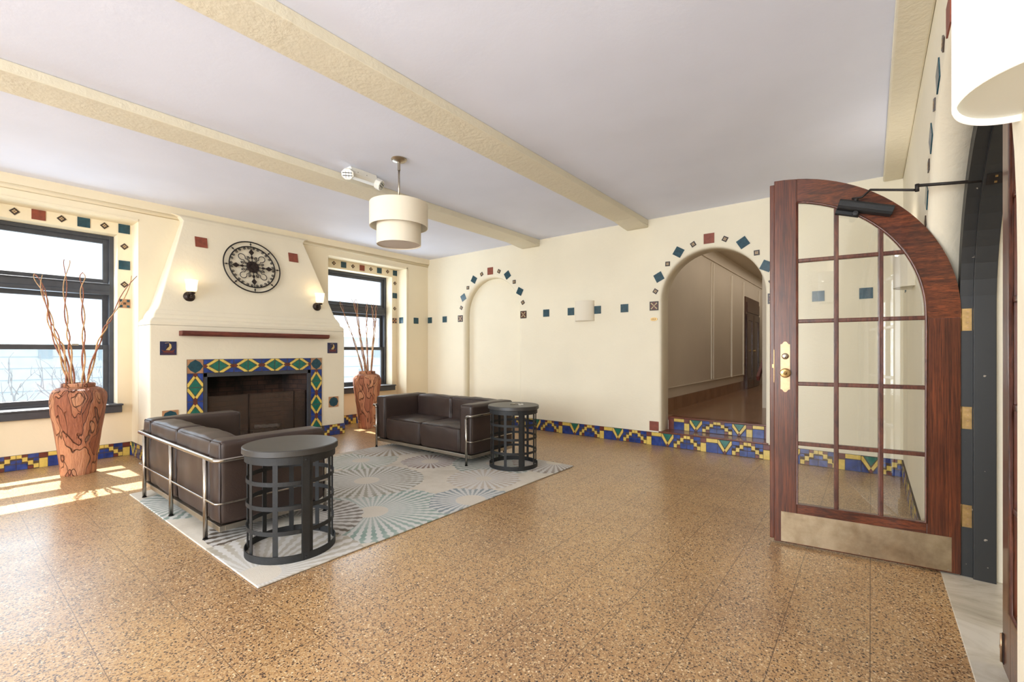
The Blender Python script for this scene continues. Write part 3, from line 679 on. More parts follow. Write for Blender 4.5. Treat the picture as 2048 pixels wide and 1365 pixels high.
# base tiles of the breast
b = MB(); band(b, (XF, 0, 0), (0, 1, 0), NX, 3.622, 4.0, .165, [('SL', 3.66, .172), ('SR', 3.832, .172)]); band(b, (0, 4.0, 0), (1, 0, 0), (0, 1, 0), XL, XF, .165, [('SL', -6.85, .17), ('SR', -6.68, .17)]); b.build('base_tiles', fp, world=True)
b = MB(); band(b, (XF, 0, 0), (0, 1, 0), NX, 1.54, 1.898, .165, [('SL', 1.54, .172), ('SR', 1.712, .172)])
band(b, (0, 1.54, 0), (1, 0, 0), N_, XL, XF, .165, [('Y', -6.97, .12), ('SL', -6.85, .17), ('SR', -6.68, .17)])
b.build('base_tiles', fp, world=True)
# opening frame and firebox
b = MB(); oy0, oy1 = ys+T_, ys+9*T_; zt2 = zt-T_
b.box(XF-.02, XF+.006, oy0, oy0+.045, 0, zt2, 'frame'); b.box(XF-.02, XF+.006, oy1-.045, oy1, 0, zt2, 'frame'); b.box(XF-.02, XF+.006, oy0, oy1, zt2-.05, zt2, 'frame'); b.build('opening_frame', fp, world=True, bevel=.003)
b = MB(); q = .10; xb = XL+.02
b.face([(XF-.02, oy0+.02, 0), (xb, oy0+q+.1, 0), (xb, oy0+q+.1, 1.04), (XF-.02, oy0+.02, 1.04)], 'firebrick'); b.face([(XF-.02, oy1-.02, 0), (xb, oy1-q-.1, 0), (xb, oy1-q-.1, 1.04), (XF-.02, oy1-.02, 1.04)], 'firebrick')
b.face([(xb, oy0, 0), (xb, oy1, 0), (xb, oy1, 1.04), (xb, oy0, 1.04)], 'firebrick'); b.face([(XF-.02, oy0, 1.03), (xb, oy0, 1.03), (xb, oy1, 1.03), (XF-.02, oy1, 1.03)], 'soot'); b.face([(XF-.0, oy0, .004), (xb, oy0, .004), (xb, oy1, .004), (XF-.0, oy1, .004)], 'firebrick')
b.build('firebox', fp, world=True, recalc=False)
for (yc, zc, s_) in ((3.815, .513, .079), (1.735, .513, .079)):
    b = MB(); c = Vector((XF, yc, zc))
    b.obox(c+Vector((.003, 0, 0)), (.004, 0, 0), (0, s_, 0), (0, 0, s_), 'tan')
    b.prism([c+Vector((.007, s_*.94*cos(k*pi/4), s_*.94*sin(k*pi/4))) for k in range(8)], (.0015, 0, 0), 'teal'); b.build('accent_tile', fp, world=True, label='tan square tile with a teal octagon')
for (yc, zc) in ((1.715, 1.325), (3.797, 1.34)):
    b = MB(); c = Vector((XF, yc, zc)); s_ = .08
    b.obox(c+Vector((.003, 0, 0)), (.004, 0, 0), (0, s_, 0), (0, 0, s_), 'navy')
    F_ = lambda pts, m, k=1: b.prism([c+Vector((.007+.001*k, y*s_, z*s_)) for y, z in pts], (.0012, 0, 0), m)
    F_([(-.85, -.2), (-.5, -.35), (.5, -.35), (.9, -.05), (.6, -.62), (-.55, -.62)], 'maroon', 0)      # hull
    F_([(-.3, -.25), (.15, -.3), (.4, .1), (.35, .55), (.1, .75), (.12, .3)], 'sail')     # sail
    F_([(-.4, .7), (.1, .8), (.1, .86), (-.4, .78)], 'plite'); F_([(-.28, -.2), (.02, .2), (-.0, .6), (-.2, .3)], 'pdark')
    for z in (-.72, -.86): F_([(-.85, z), (.85, z), (.85, z+.05), (-.85, z+.05)], 'maroon')
    b.build('ship_tile', fp, world=True, label='dark blue square tile with a small sailing ship')
for y, z in ((2.143, 2.695), (3.335, 2.69)):
    sl = Vector((1, 0, .227)).normalized(); xx = -6.60-(z-1.85)*.227+.004
    accent(fp, 'b', (xx, y, z), sl, size=.068)
# screen and logs
sc_ = thing('fire_screen', 'folding brown mesh screen standing in the fireplace opening', 'fire screen', (XF-.05, 2.77, 0))
ysx = [oy0+.05, 2.62, 3.22, oy1-.05]; xsx = [XF-.03, XF-.045, XF-.03, XF-.045]
for i in range(3):
    b = MB(); b.hexa([(xsx[i], ysx[i], .01), (xsx[i+1], ysx[i+1], .01), (xsx[i+1]-.002, ysx[i+1], .01), (xsx[i]-.002, ysx[i], .01), (xsx[i], ysx[i], .715), (xsx[i+1], ysx[i+1], .715), (xsx[i+1]-.002, ysx[i+1], .715), (xsx[i]-.002, ysx[i], .715)], 'mesh')
    pn = b.build('mesh_panel', sc_, world=True)
    b = MB(); b.tube([(xsx[i], ysx[i]+.004, .01), (xsx[i], ysx[i]+.004, .72), (xsx[i+1], ysx[i+1]-.004, .72), (xsx[i+1], ysx[i+1]-.004, .01)], .006, 'bronze', 6); b.build('panel_frame', pn, world=True)
def log(x, y, z, L_, r, ang, m, label):
    b = MB(); pts = [(x+cos(ang)*(i/8-.5)*L_+.01*sin(i*2), y+sin(ang)*(i/8-.5)*L_, z+.008*sin(i*3)) for i in range(9)]
    b.tube(pts, lambda q: r*(1+.15*sin(q*20)), m, 10); o = b.build('firewood_log'); tag(o, label, 'log', 'burnt logs in the firebox')
gr_ = thing('fire_grate', 'low black iron grate behind the fireplace screen', 'grate', (-6.72, 2.8, 0))
b = MB()
for i in range(7): b.tube([(-6.85, 2.5+i*.1, .13), (-6.62, 2.5+i*.1, .13), (-6.6, 2.5+i*.1, .19)], .008, 'soot', 6)
b.tube([(-6.64, 2.45, .12), (-6.64, 3.15, .12)], .009, 'soot', 6); b.tube([(-6.82, 2.45, .12), (-6.82, 3.15, .12)], .009, 'soot', 6); b.build('bars', gr_, world=True)
for y in (2.47, 3.13):
    for x in (-6.64, -6.82): b = MB(); b.tube([(x, y, .004), (x, y, .12)], .009, 'soot', 6); b.build('leg', gr_, world=True)
log(-6.74, 2.8, .172, .5, .034, 1.5, 'soot', 'charred black log lying along the fireplace grate')
log(-6.70, 2.92, .235, .3, .028, 1.15, 'ash', 'short ash-grey log on top of the charred one in the fireplace')

# medallion on the hood
med = thing('wall_medallion', 'round black wrought iron scroll medallion hung on the fireplace hood', 'wall decoration', (-6.71, 2.737, 2.454))
un = Vector((1, 0, .227)).normalized(); uy = Vector((0, 1, 0)); uz = Vector((-.227, 0, 1)).normalized()
def MP(a, c, k=.0): return uy*a+uz*c+un*k
def circ(r, n=64, c=(0, 0)): return [MP(c[0]+r*cos(2*pi*i/n), c[1]+r*sin(2*pi*i/n)) for i in range(n)]
b = MB(); b.tube(circ(.365), .0085, 'black_metal', 8, True); b.build('outer_ring', med)
b = MB(); b.tube(circ(.295), .0085, 'black_metal', 8, True); b.build('inner_ring', med)
b = MB(); n = 32
b.prism([MP(.078*cos(2*pi*i/n), .078*sin(2*pi*i/n), -.004) for i in range(n)], un*.010, 'bronze')
for r in (.03, .055, .078): b.tube(circ(r, 28), .006, 'bronze', 6, True)
for k in range(12): b.tube([MP(.03*cos(k*pi/6), .03*sin(k*pi/6), .007), MP(.075*cos(k*pi/6+.2), .075*sin(k*pi/6+.2), .007)], .004, 'bronze', 5)
b.build('centre_boss', med)
for k in range(8):
    b = MB(); a = k*pi/4; d, e = (cos(a), sin(a)), (-sin(a), cos(a))
    b.tube([MP(d[0]*.295, d[1]*.295), MP(d[0]*.365, d[1]*.365)], .004, 'black_metal', 6)
    b.prism([MP(d[0]*(.33+i)+e[0]*j, d[1]*(.33+i)+e[1]*j, -.004) for i, j in ((-.018, 0), (0, .011), (.018, 0), (0, -.011))], un*.009, 'black_metal'); b.build('spacer', med)
b = MB()
for k in range(4):
    a = k*pi/2; d, e = (cos(a), sin(a)), (-sin(a), cos(a))
    D = lambda pts: b.prism([MP(d[0]*i+e[0]*j, d[1]*i+e[1]*j, -.004) for i, j in pts], un*.008, 'bronze')
    D([(.165, 0), (.212, .034), (.262, 0), (.212, -.034)]); D([(.115, 0), (.128, .02), (.15, .012), (.175, 0), (.15, -.012), (.128, -.02)])
    b.tube([MP(d[0]*.078, d[1]*.078), MP(d[0]*.295, d[1]*.295)], .005, 'black_metal', 6)
b.build('arrow_spoke', med)
def spiral(cx, cy, r, a0, turns, sg, n=14): return [MP(cx+r*(1-.75*i/n)*cos(a0+sg*turns*2*pi*i/n), cy+r*(1-.75*i/n)*sin(a0+sg*turns*2*pi*i/n)) for i in range(n+1)]
for k in range(4):
    b = MB(); a = pi/4+k*pi/2; d, e = (cos(a), sin(a)), (-sin(a), cos(a)); pts = []
    for i in range(25):
        t_ = -pi*.86+1.72*pi*i/24; rr = .041
        pts.append(MP(d[0]*(.183+rr*cos(t_)*1.1)+e[0]*rr*sin(t_), d[1]*(.183+rr*cos(t_)*1.1)+e[1]*rr*sin(t_)))
    pts = [MP(d[0]*.105-e[0]*.028, d[1]*.105-e[1]*.028)]+pts+[MP(d[0]*.105+e[0]*.028, d[1]*.105+e[1]*.028)]
    b.tube(pts, .005, 'black_metal', 6)
    for sg in (-1, 1):
        b.tube(spiral(d[0]*.125+sg*e[0]*.052, d[1]*.125+sg*e[1]*.052, .024, a, 1.4, sg), .0048, 'black_metal', 5)
        b.tube(spiral(d[0]*.09+sg*e[0]*.03, d[1]*.09+sg*e[1]*.03, .016, a+pi, 1.2, sg), .0045, 'black_metal', 5)
    b.build('scroll_loop', med)
for k in range(28):
    b = MB(); a = (k+.5)*2*pi/28; b.tube(spiral(.272*cos(a), .272*sin(a), .018, a, 1.3, 1 if k % 2 else -1), .0045, 'black_metal', 5); b.build('rim_scroll', med)

# fireplace sconces
def fsconce(y, lab):
    z = 1.965; s_ = thing('candle_sconce', lab, 'wall light', (-6.60-(z-1.85)*.227+.004, y, z), group='glowing sconces on the fireplace hood')
    b = MB(); b.lathe([(0, .03), (.03, .028), (.045, .016), (.062, .008), (.064, -.004), (0, -.006)], 'bronze', (0, 0, 0), 28, axis='x'); b.build('backplate', s_)
    b = MB(); b.tube([(.02, 0, -.01), (.07, 0, -.012), (.085, 0, 0), (.085, 0, .035)], .012, 'bronze', 10); b.lathe([(0, .028), (.036, .03), (.04, .05), (.03, .055), (0, .055)], 'bronze', (.085, 0, 0), 24); b.build('arm', s_)
    b = MB(); b.lathe([(.03, .056), (.05, .062), (.058, .09), (.06, .14), (.066, .185), (.07, .2), (.064, .198), (.055, .14), (.05, .09), (.02, .066)], 'glow', (.085, 0, 0), 32); b.build('glass_shade', s_)
    return s_
a_ = fsconce(1.962, 'lit bronze sconce with frosted glass shade, left of the iron medallion')
dup(a_, None, (a_.location.x, 3.615, 1.965), label='lit bronze sconce with frosted glass shade, right of the iron medallion')
for y in (1.962, 3.615): light('sconce_bulb', 'POINT', (-6.52, y, 2.20), .9, (1, .78, .48), radius=.03)

# half-drum fabric sconces
def dsconce(loc, rz, lab, m, md, z0=-.15, z1=.15):
    s_ = thing('fabric_wall_sconce', lab, 'wall light', loc, rz, group='half-drum wall sconces')
    b = MB(); b.lathe([(.158, z0), (.16, z0+.004), (.16, z1), (.152, z1), (.152, z0), (.158, z0)], m, (0, 0, 0), 28, pi, 2*pi, mod=lambda a, z: 1); 
    for v in b.bm.verts: v.co.y *= .78
    b.build('shade', s_, recalc=True)
    b = MB(); pts = [(.15*cos(pi+pi*i/24), .117*sin(pi+pi*i/24), z0+.012) for i in range(25)]; b.prism(pts, (0, 0, .004), md); b.build('diffuser', s_)
    b = MB(); b.box(-.05, .05, -.012, 0, -.06, .06, 'white_plastic'); b.build('backplate', s_)
    return s_
dsconce((-3.415, YB-.001, 1.90), 0, 'off-white half-drum fabric sconce between the teal tiles of the back wall', 'shade', 'diff')
dsconce((XR-.001, 4.66, 1.93), -pi/2, 'half-drum fabric sconce seen through the open door glass, on the right wall', 'shade', 'diff_near')
dsconce((XR-.001, 1.325, 1.948), -pi/2, 'large bright white shade at the top right corner of the picture', 'shade_added_glow', 'diff_near', z1=.17)

for y_, w_ in ((1.325, 3), (4.66, 4)): light('sconce_uplight_fill', 'AREA', (XR-.07, y_, 2.0), w_, (1, .95, .88), .1, .2, rot=(pi, radians(28), 0))  # uplights added in the unlit sconces to brighten the ceiling
# pendant
pd = thing('pendant_lamp', 'two-tier cream drum pendant hanging from the ceiling on a nickel rod', 'pendant lamp', (-3.517, 2.736, H))
b = MB(); b.lathe([(0, 0), (.072, 0), (.074, -.008), (.06, -.022), (.03, -.03), (.012, -.034), (0, -.034)], 'nickel', (0, 0, 0), 32); b.build('canopy', pd)
b = MB(); b.tube([(0, 0, -.03), (0, 0, -.44)], .009, 'nickel', 12); b.lathe([(0, -.03), (.014, -.03), (.014, -.11), (0, -.11)], 'nickel', (0, 0, 0), 16); b.build('rod', pd)
b = MB(); b.lathe([(.27, -.43), (.27, -.65), (.264, -.65), (.264, -.43), (.27, -.43)], 'shade', (0, 0, 0), 56); b.build('upper_shade', pd)
b = MB(); b.lathe([(.205, -.52), (.205, -.818), (.199, -.818), (.199, -.52), (.205, -.52)], 'shade', (0, 0, 0), 56)
ls = b.build('lower_shade', pd)
b = MB(); b.lathe([(0, -.81), (.198, -.81), (.198, -.805), (0, -.805)], 'diff', (0, 0, 0), 48, smooth=False); b.build('diffuser', ls)
b = MB()
for k in range(3): b.tube([(0, 0, -.445), (.266*cos(k*2.094+.4), .266*sin(k*2.094+.4), -.445)], .004, 'nickel', 6)
b.build('spider', pd)

# emergency light
em = thing('emergency_light', 'white twin-head emergency light on the ceiling near the pendant', 'emergency light', (-4.08, 2.69, H))
b = MB(); b.prism([(-.05, -.15, 0), (.06, -.15, 0), (.06, -.13, -.06), (.04, -.10, -.085), (-.04, -.10, -.085), (-.05, -.13, -.06)], (0, .30, 0), 'white_plastic')
for y in (-.07, .03): b.box(.05, .064, y, y+.012, -.045, -.033, 'lens')
b.build('housing', em, bevel=.006)
for (y, az) in ((-.17, -.7), (.19, .55)):
    d = Vector((.75, az, -.45)).normalized(); sd = d.cross(Vector((0, 0, 1))).normalized(); up = sd.cross(d); c = Vector((.05, y, -.085))
    b = MB(); n = 8; b.prism([c-d*.03+(sd*cos(pi/8+k*pi/4)+up*sin(pi/8+k*pi/4)*.9)*.062 for k in range(n)], d*.06, 'white_plastic'); hd = b.build('lamp_head', em, bevel=.006)
    b = MB()
    for i in (-1, 0, 1):
        for j in (-1, 0, 1): b.obox(c+d*.032+sd*i*.028+up*j*.026, sd*.010, up*.009, d*.003, 'lens')
    for j in (-.5, .5): b.obox(c+d*.031+up*j*.026, sd*.045, up*.003, d*.003, 'steel')
    b.build('led_array', hd)

# ------------------------------------------------------------------ rug
b = MB(); b.box(RUG[0], RUG[1], RUG[2], RUG[3], 0.001, .012, 'rug'); rg = b.build('area_rug', bevel=.004)
tag(rg, 'cream area rug with grey-green and brown starbursts under the seating', 'rug')
ZR = .012

# ------------------------------------------------------------------ sofas (local frame: front faces -y)
def sofa(loc, rz, lab, seed):
    s_ = thing('leather_sofa', lab, 'sofa', loc, rz, group='low brown leather sofas with chrome frames')
    W_, Dp = .885, .37; hz = .675; z0 = .115
    for sx in (-1, 1):
        a, c = (sx*W_, sx*(W_-.195)); b = MB(); b.soft(min(a, c), max(a, c), -Dp, Dp, z0, hz, .035, 'leather', .006, .006, seed+sx)
        ar = b.build('armrest', s_)
        b = MB(); e = .012; yy = -Dp+.0
        def loop(y): return [(min(a, c)+e, y, z0+e), (min(a, c)+e, y, hz-e-.006), (min(a, c)+.03, y, hz-e+.004), (max(a, c)-.03, y, hz-e+.004), (max(a, c)-e, y, hz-e-.006), (max(a, c)-e, y, z0+e)]
        b.tube(loop(-Dp+.008), .0035, 'piping', 5); b.tube(loop(Dp-.008), .0035, 'piping', 5)
        for xx in (a-sx*.01,): b.tube([(xx, -Dp+.02, hz-.014), (xx, Dp-.02, hz-.014)], .0035, 'piping', 5)
        b.build('piping', ar)
    for k in range(2):
        xa = -.685+k*.688; b = MB(); b.soft(xa, xa+.682, Dp-.20, Dp-.004, z0, hz-.004, .035, 'leather', .012, .012, seed+5+k); bc = b.build('back_cushion', s_)
        b = MB(); b.tube([(xa+.01, Dp-.014, z0+.03), (xa+.01, Dp-.014, hz-.016), (xa+.672, Dp-.014, hz-.016), (xa+.672, Dp-.014, z0+.03)], .0035, 'piping', 5)
        b.tube([(xa+.012, Dp-.19, .45), (xa+.012, Dp-.19, hz-.014), (xa+.67, Dp-.19, hz-.014), (xa+.67, Dp-.19, .45)], .0035, 'piping', 5); b.build('piping', bc)
        b = MB(); b.soft(xa, xa+.682, -Dp+.005, Dp-.20, z0, .40, .03, 'leather', .02, .014, seed+9+k); sc = b.build('seat_cushion', s_)
        b = MB(); b.tube([(xa+.012, -Dp+.012, z0+.03), (xa+.012, -Dp+.012, .392), (xa+.67, -Dp+.012, .392), (xa+.67, -Dp+.012, z0+.03)], .0035, 'piping', 5); b.build('piping', sc)
    b = MB(); ring_box(b, -W_+.01, W_-.01, -Dp+.005, Dp-.005, .075, .112, -Dp+.05, Dp-.05, .0, .0, 'chrome_dull') if False else None
    z_a, z_b = .075, .112
    b.box(-W_+.01, W_-.01, -Dp, -Dp+.035, z_a, z_b, 'chrome_dull'); b.box(-W_+.01, W_-.01, Dp-.035, Dp, z_a, z_b, 'chrome_dull')
    for sx in (-1, 1): b.box(min(sx*(W_-.01), sx*(W_-.045)), max(sx*(W_-.01), sx*(W_-.045)), -Dp+.035, Dp-.035, z_a, z_b, 'chrome_dull')
    b.box(-W_+.05, W_-.05, -Dp+.035, Dp-.035, .098, .11, 'soot'); b.build('base_frame', s_, bevel=.003)
    # chrome rails
    zr = .555; r = .0145; X_, Yf, Yb = W_+.022, -Dp-.03, Dp+.03
    def corner_pts(cx, cy, rad, a0, a1, z, n=6): return [(cx+rad*cos(a0+(a1-a0)*i/n), cy+rad*sin(a0+(a1-a0)*i/n), z) for i in range(n+1)]
    xl = W_-.055
    pts = [(xl, Yf, 0), (xl, Yf, zr-.035), (xl+.004, Yf, zr-.015), (xl+.016, Yf, zr-.004), (xl+.03, Yf, zr)]+corner_pts(X_-.03, Yf+.03, .03, -pi/2, 0, zr)+corner_pts(X_-.045, Yb-.045, .045, 0, pi/2, zr)
    full = pts+[(-p[0], p[1], p[2]) for p in pts[::-1]]
    b = MB(); b.tube(full[1:-1], r, 'chrome', 12); b.build('top_rail', s_)
    zl = .27
    p2 = [(xl, Yf, zl)]+corner_pts(X_-.03, Yf+.03, .03, -pi/2, 0, zl)+corner_pts(X_-.04, Yb-.04, .04, 0, pi/2, zl)
    b = MB(); b.tube(p2+[(-p[0], p[1], p[2]) for p in p2[::-1]], .0075, 'chrome', 8); b.build('lower_rod', s_)
    for (x, y, zt_) in ((xl, Yf, zr-.03), (-xl, Yf, zr-.03), (.72, Yb, zr), (-.72, Yb, zr), (0, Yb, zr)):
        b = MB(); b.tube([(x, y, .004), (x, y, zt_)], r, 'chrome', 12); b.lathe([(0, 0), (.017, 0), (.017, .006), (0, .006)], 'soot', (x, y, 0), 12); b.build('leg', s_)
    return s_
s1 = sofa((-4.27, 1.545, ZR), pi, 'brown leather sofa with its chrome-railed back to the camera', 3)
s2 = dup(s1, None, (-4.37, 4.075, ZR), 0, label='brown leather sofa facing the camera, in front of the arched niche')

# ------------------------------------------------------------------ round iron tables
def rtable(loc, rz, lab):
    t_ = thing('cage_side_table', lab, 'side table', loc, rz, group='round dark iron cage side tables')
    R_, RT, zt_ = .268, .284, .68
    b = MB(); b.lathe([(0, zt_), (RT-.006, zt_), (RT, zt_-.004), (RT+.001, zt_-.036), (RT-.004, zt_-.04), (0, zt_-.04)], 'tabletop', (0, 0, 0), 64)
    b.build('tabletop', t_)
    def hoop(name, za, zb, r0, th=.005):
        b = MB(); b.lathe([(r0, za), (r0, zb), (r0-th, zb), (r0-th, za), (r0, za)], 'steel', (0, 0, 0), 56); return b.build(name, t_)
    hoop('top_band', .592, .64, R_); hoop('base_band', 0, .045, R_+.002)
    for z in (.165, .315, .462): hoop('hoop', z, z+.026, R_-.008)
    for k in range(9):
        a = radians(20+40*k); d = Vector((cos(a), sin(a), 0)); e = Vector((-sin(a), cos(a), 0)); w = .034 if k == 0 else .015
        b = MB(); b.obox(d*(R_-.012)+Vector((0, 0, .32)), d*.0025, e*w, (0, 0, .31), 'steel')
        if k == 0: b.obox(d*(R_+.001)-e*.012+Vector((0, 0, .32)), d*.0025, e*.022, (0, 0, .318), 'steel')
        sl_ = b.build('slat', t_)
        if k == 0:
            for z in (.02, .615):
              b = MB(); b.lathe([(0, .006), (.005, .005), (.007, 0)], 'steel', (R_+.004, -.0, z), 10, axis='x')
              for v in b.bm.verts:
                x, y = v.co.x, v.co.y; v.co.x = x*cos(a)-y*sin(a)+e.x*-.012; v.co.y = x*sin(a)+y*cos(a)+e.y*-.012
              b.build('rivet', sl_)
    return t_
def face_cam(x, y): return atan2(-y, -x)
t1 = rtable((-2.985, 1.455, ZR), face_cam(-2.985, 1.455), 'round black iron cage table beside the sofa with its back to the camera')
t2 = dup(t1, None, (-3.15, 4.03, ZR), face_cam(-3.15, 4.03), label='round black iron cage table beside the sofa facing the camera')
kc = Vector((-3.14, 4.07, ZR+.68)); kr = thing('key_ring', 'small ring of keys lying on the cage table beside the far sofa', 'keys', kc)
b = MB(); b.tube([(.022*cos(i*pi/8), .022*sin(i*pi/8), .004) for i in range(16)], .0022, 'nickel', 6, True); b.build('ring', kr)
for a in (.3, 1.6, 2.9, 4.4):
    d = Vector((cos(a), sin(a), 0)); e = Vector((-sin(a), cos(a), 0)); b = MB(); b.obox(d*.038+Vector((0, 0, .004)), d*.012, e*.010, (0, 0, .002), 'nickel'); b.obox(d*.065+Vector((0, 0, .004)), d*.018, e*.004, (0, 0, .002), 'nickel'); b.build('key', kr)

# ------------------------------------------------------------------ vases and twigs
def vase(loc, lab, sd):
    v_ = thing('driftwood_vase', lab, 'vase', loc, sd, group='tall carved driftwood floor vases')
    prof = [(.0, 0), (.138, 0), (.142, .012), (.146, .08), (.158, .2), (.172, .33), (.188, .46), (.205, .58), (.219, .68), (.227, .76), (.228, .80), (.221, .845), (.20, .883), (.168, .905), (.138, .915)]
    # denser profile
    pr = []
    for (r0, z0), (r1, z1) in zip(prof, prof[1:]):
        for i in range(3): pr.append((r0+(r1-r0)*i/3, z0+(z1-z0)*i/3))
    pr.append(prof[-1])
    def md(a, z):
        if z > .88: return 1
        p = Vector((cos(a)*1.6+sd*3, sin(a)*1.6, z*3.0)); q = noise.cell(Vector((cos(a)*2.4+sd, sin(a)*2.4+9, z*3.2+noise.noise(p)*1.5)))
        return 1+.02*(q-.5)+.022*noise.noise(p*2.2)
    b = MB(); b.lathe(pr, 'driftwood', (0, 0, 0), 72, mod=md); b.build('body', v_)
    b = MB(); b.lathe([(.128, .905), (.136, .925), (.134, .952), (.124, .955), (.118, .94), (.112, .90), (.1, .7), (0, .68)], 'driftwood', (0, 0, 0), 48); b.build('neck', v_)
    return v_
vase((-6.585, .955, 0), 'carved driftwood floor vase in the sun before the left window', .3)
vase((-6.69, 4.54, 0), 'carved driftwood floor vase standing between fireplace and far sofa', 1.7)
def twig(pts, lab, grp, r=.0095, sd=0):
    pts = [Vector(p) for p in pts]; base = pts[0]
    o = thing('curly_twig', lab, 'twig', base+Vector((0, 0, -.26)), group=grp)
    full = [base+Vector((0, 0, -.26))]+pts; seg = []
    for i in range(len(full)-1):
        p0 = full[max(0, i-1)]; p1, p2 = full[i], full[i+1]; p3 = full[min(len(full)-1, i+2)]
        for k in range(9):
            u = k/9; seg.append(.5*((2*p1)+(p2-p0)*u+(2*p0-5*p1+4*p2-p3)*u*u+(3*p1-p0-3*p2+p3)*u**3))
    seg.append(full[-1]); n = len(seg)
    for s_, mm in ((0, 'twig'), (pi, 'twig_light')):
        out = []
        for i, p in enumerate(seg):
            f = i/(n-1); a = f*22+s_+sd; amp = r*(.95 if f < .8 else .95+(f-.8)*6)
            out.append(p+Vector((cos(a)*amp, sin(a)*amp, 0)))
        b = MB(); b.tube(out, lambda q: r*(1-.72*q), mm, 6); b.build('strand', o, world=True)
    return o
T1 = [([(-6.669, .886, .92), (-6.722, .844, 1.2), (-6.819, .768, 1.56), (-6.854, .74, 1.852), (-6.951, .664, 2.11)], 'leftmost curly twig in the vase by the left window'),
      ([(-6.651, .9, .92), (-6.704, .858, 1.29), (-6.766, .809, 1.47), (-6.837, .754, 1.739), (-6.907, .698, 2.099)], 'curly twig second from left in the vase by the left window'),
      ([(-6.625, .921, .92), (-6.651, .9, 1.29), (-6.673, .883, 1.515), (-6.696, .865, 1.874), (-6.678, .879, 2.256)], 'tallest upright twig in the middle of the left window vase'),
      ([(-6.542, .986, .92), (-6.54, .987, 1.29), (-6.54, .987, 1.604), (-6.554, .976, 1.919), (-6.545, .983, 2.121)], 'straight twig right of the tallest one in the left window vase'),
      ([(-6.514, 1.008, .92), (-6.431, 1.073, 1.313), (-6.36, 1.129, 1.537), (-6.298, 1.177, 1.672), (-6.118, 1.319, 2.087)], 'curly twig leaning far right out of the left window vase')]
for i, (p, l_) in enumerate(T1): twig(p, l_, 'curly twigs in the left window vase', .012, i)
T2 = [([(-6.758, 4.506, .92), (-6.875, 4.414, 1.464), (-6.978, 4.333, 1.818), (-7.065, 4.264, 2.143)], 'twig leaning furthest left from the vase beside the fireplace'),
      ([(-6.722, 4.534, .92), (-6.788, 4.483, 1.446), (-6.839, 4.442, 1.892), (-6.89, 4.402, 2.171)], 'twig second from left in the vase beside the fireplace'),
      ([(-6.70, 4.546, .92), (-6.76, 4.49, 1.39), (-6.81, 4.464, 1.743), (-6.85, 4.433, 2.171)], 'twig third from left in the vase beside the fireplace'),
      ([(-6.69, 4.56, .92), (-6.707, 4.546, 1.52), (-6.707, 4.546, 1.892), (-6.707, 4.546, 2.115)], 'straight upright twig in the vase beside the fireplace'),
      ([(-6.649, 4.592, .92), (-6.612, 4.621, 1.706), (-6.627, 4.609, 1.892), (-6.634, 4.604, 2.097)], 'second twig from the right in the vase beside the fireplace'),
      ([(-6.62, 4.57, .92), (-6.60, 4.635, 1.706), (-6.59, 4.643, 1.892), (-6.583, 4.649, 2.078)], 'rightmost twig in the vase beside the fireplace')]
for i, (p, l_) in enumerate(T2): twig(p, l_, 'curly twigs in the vase beside the fireplace', .010, i*1.3)

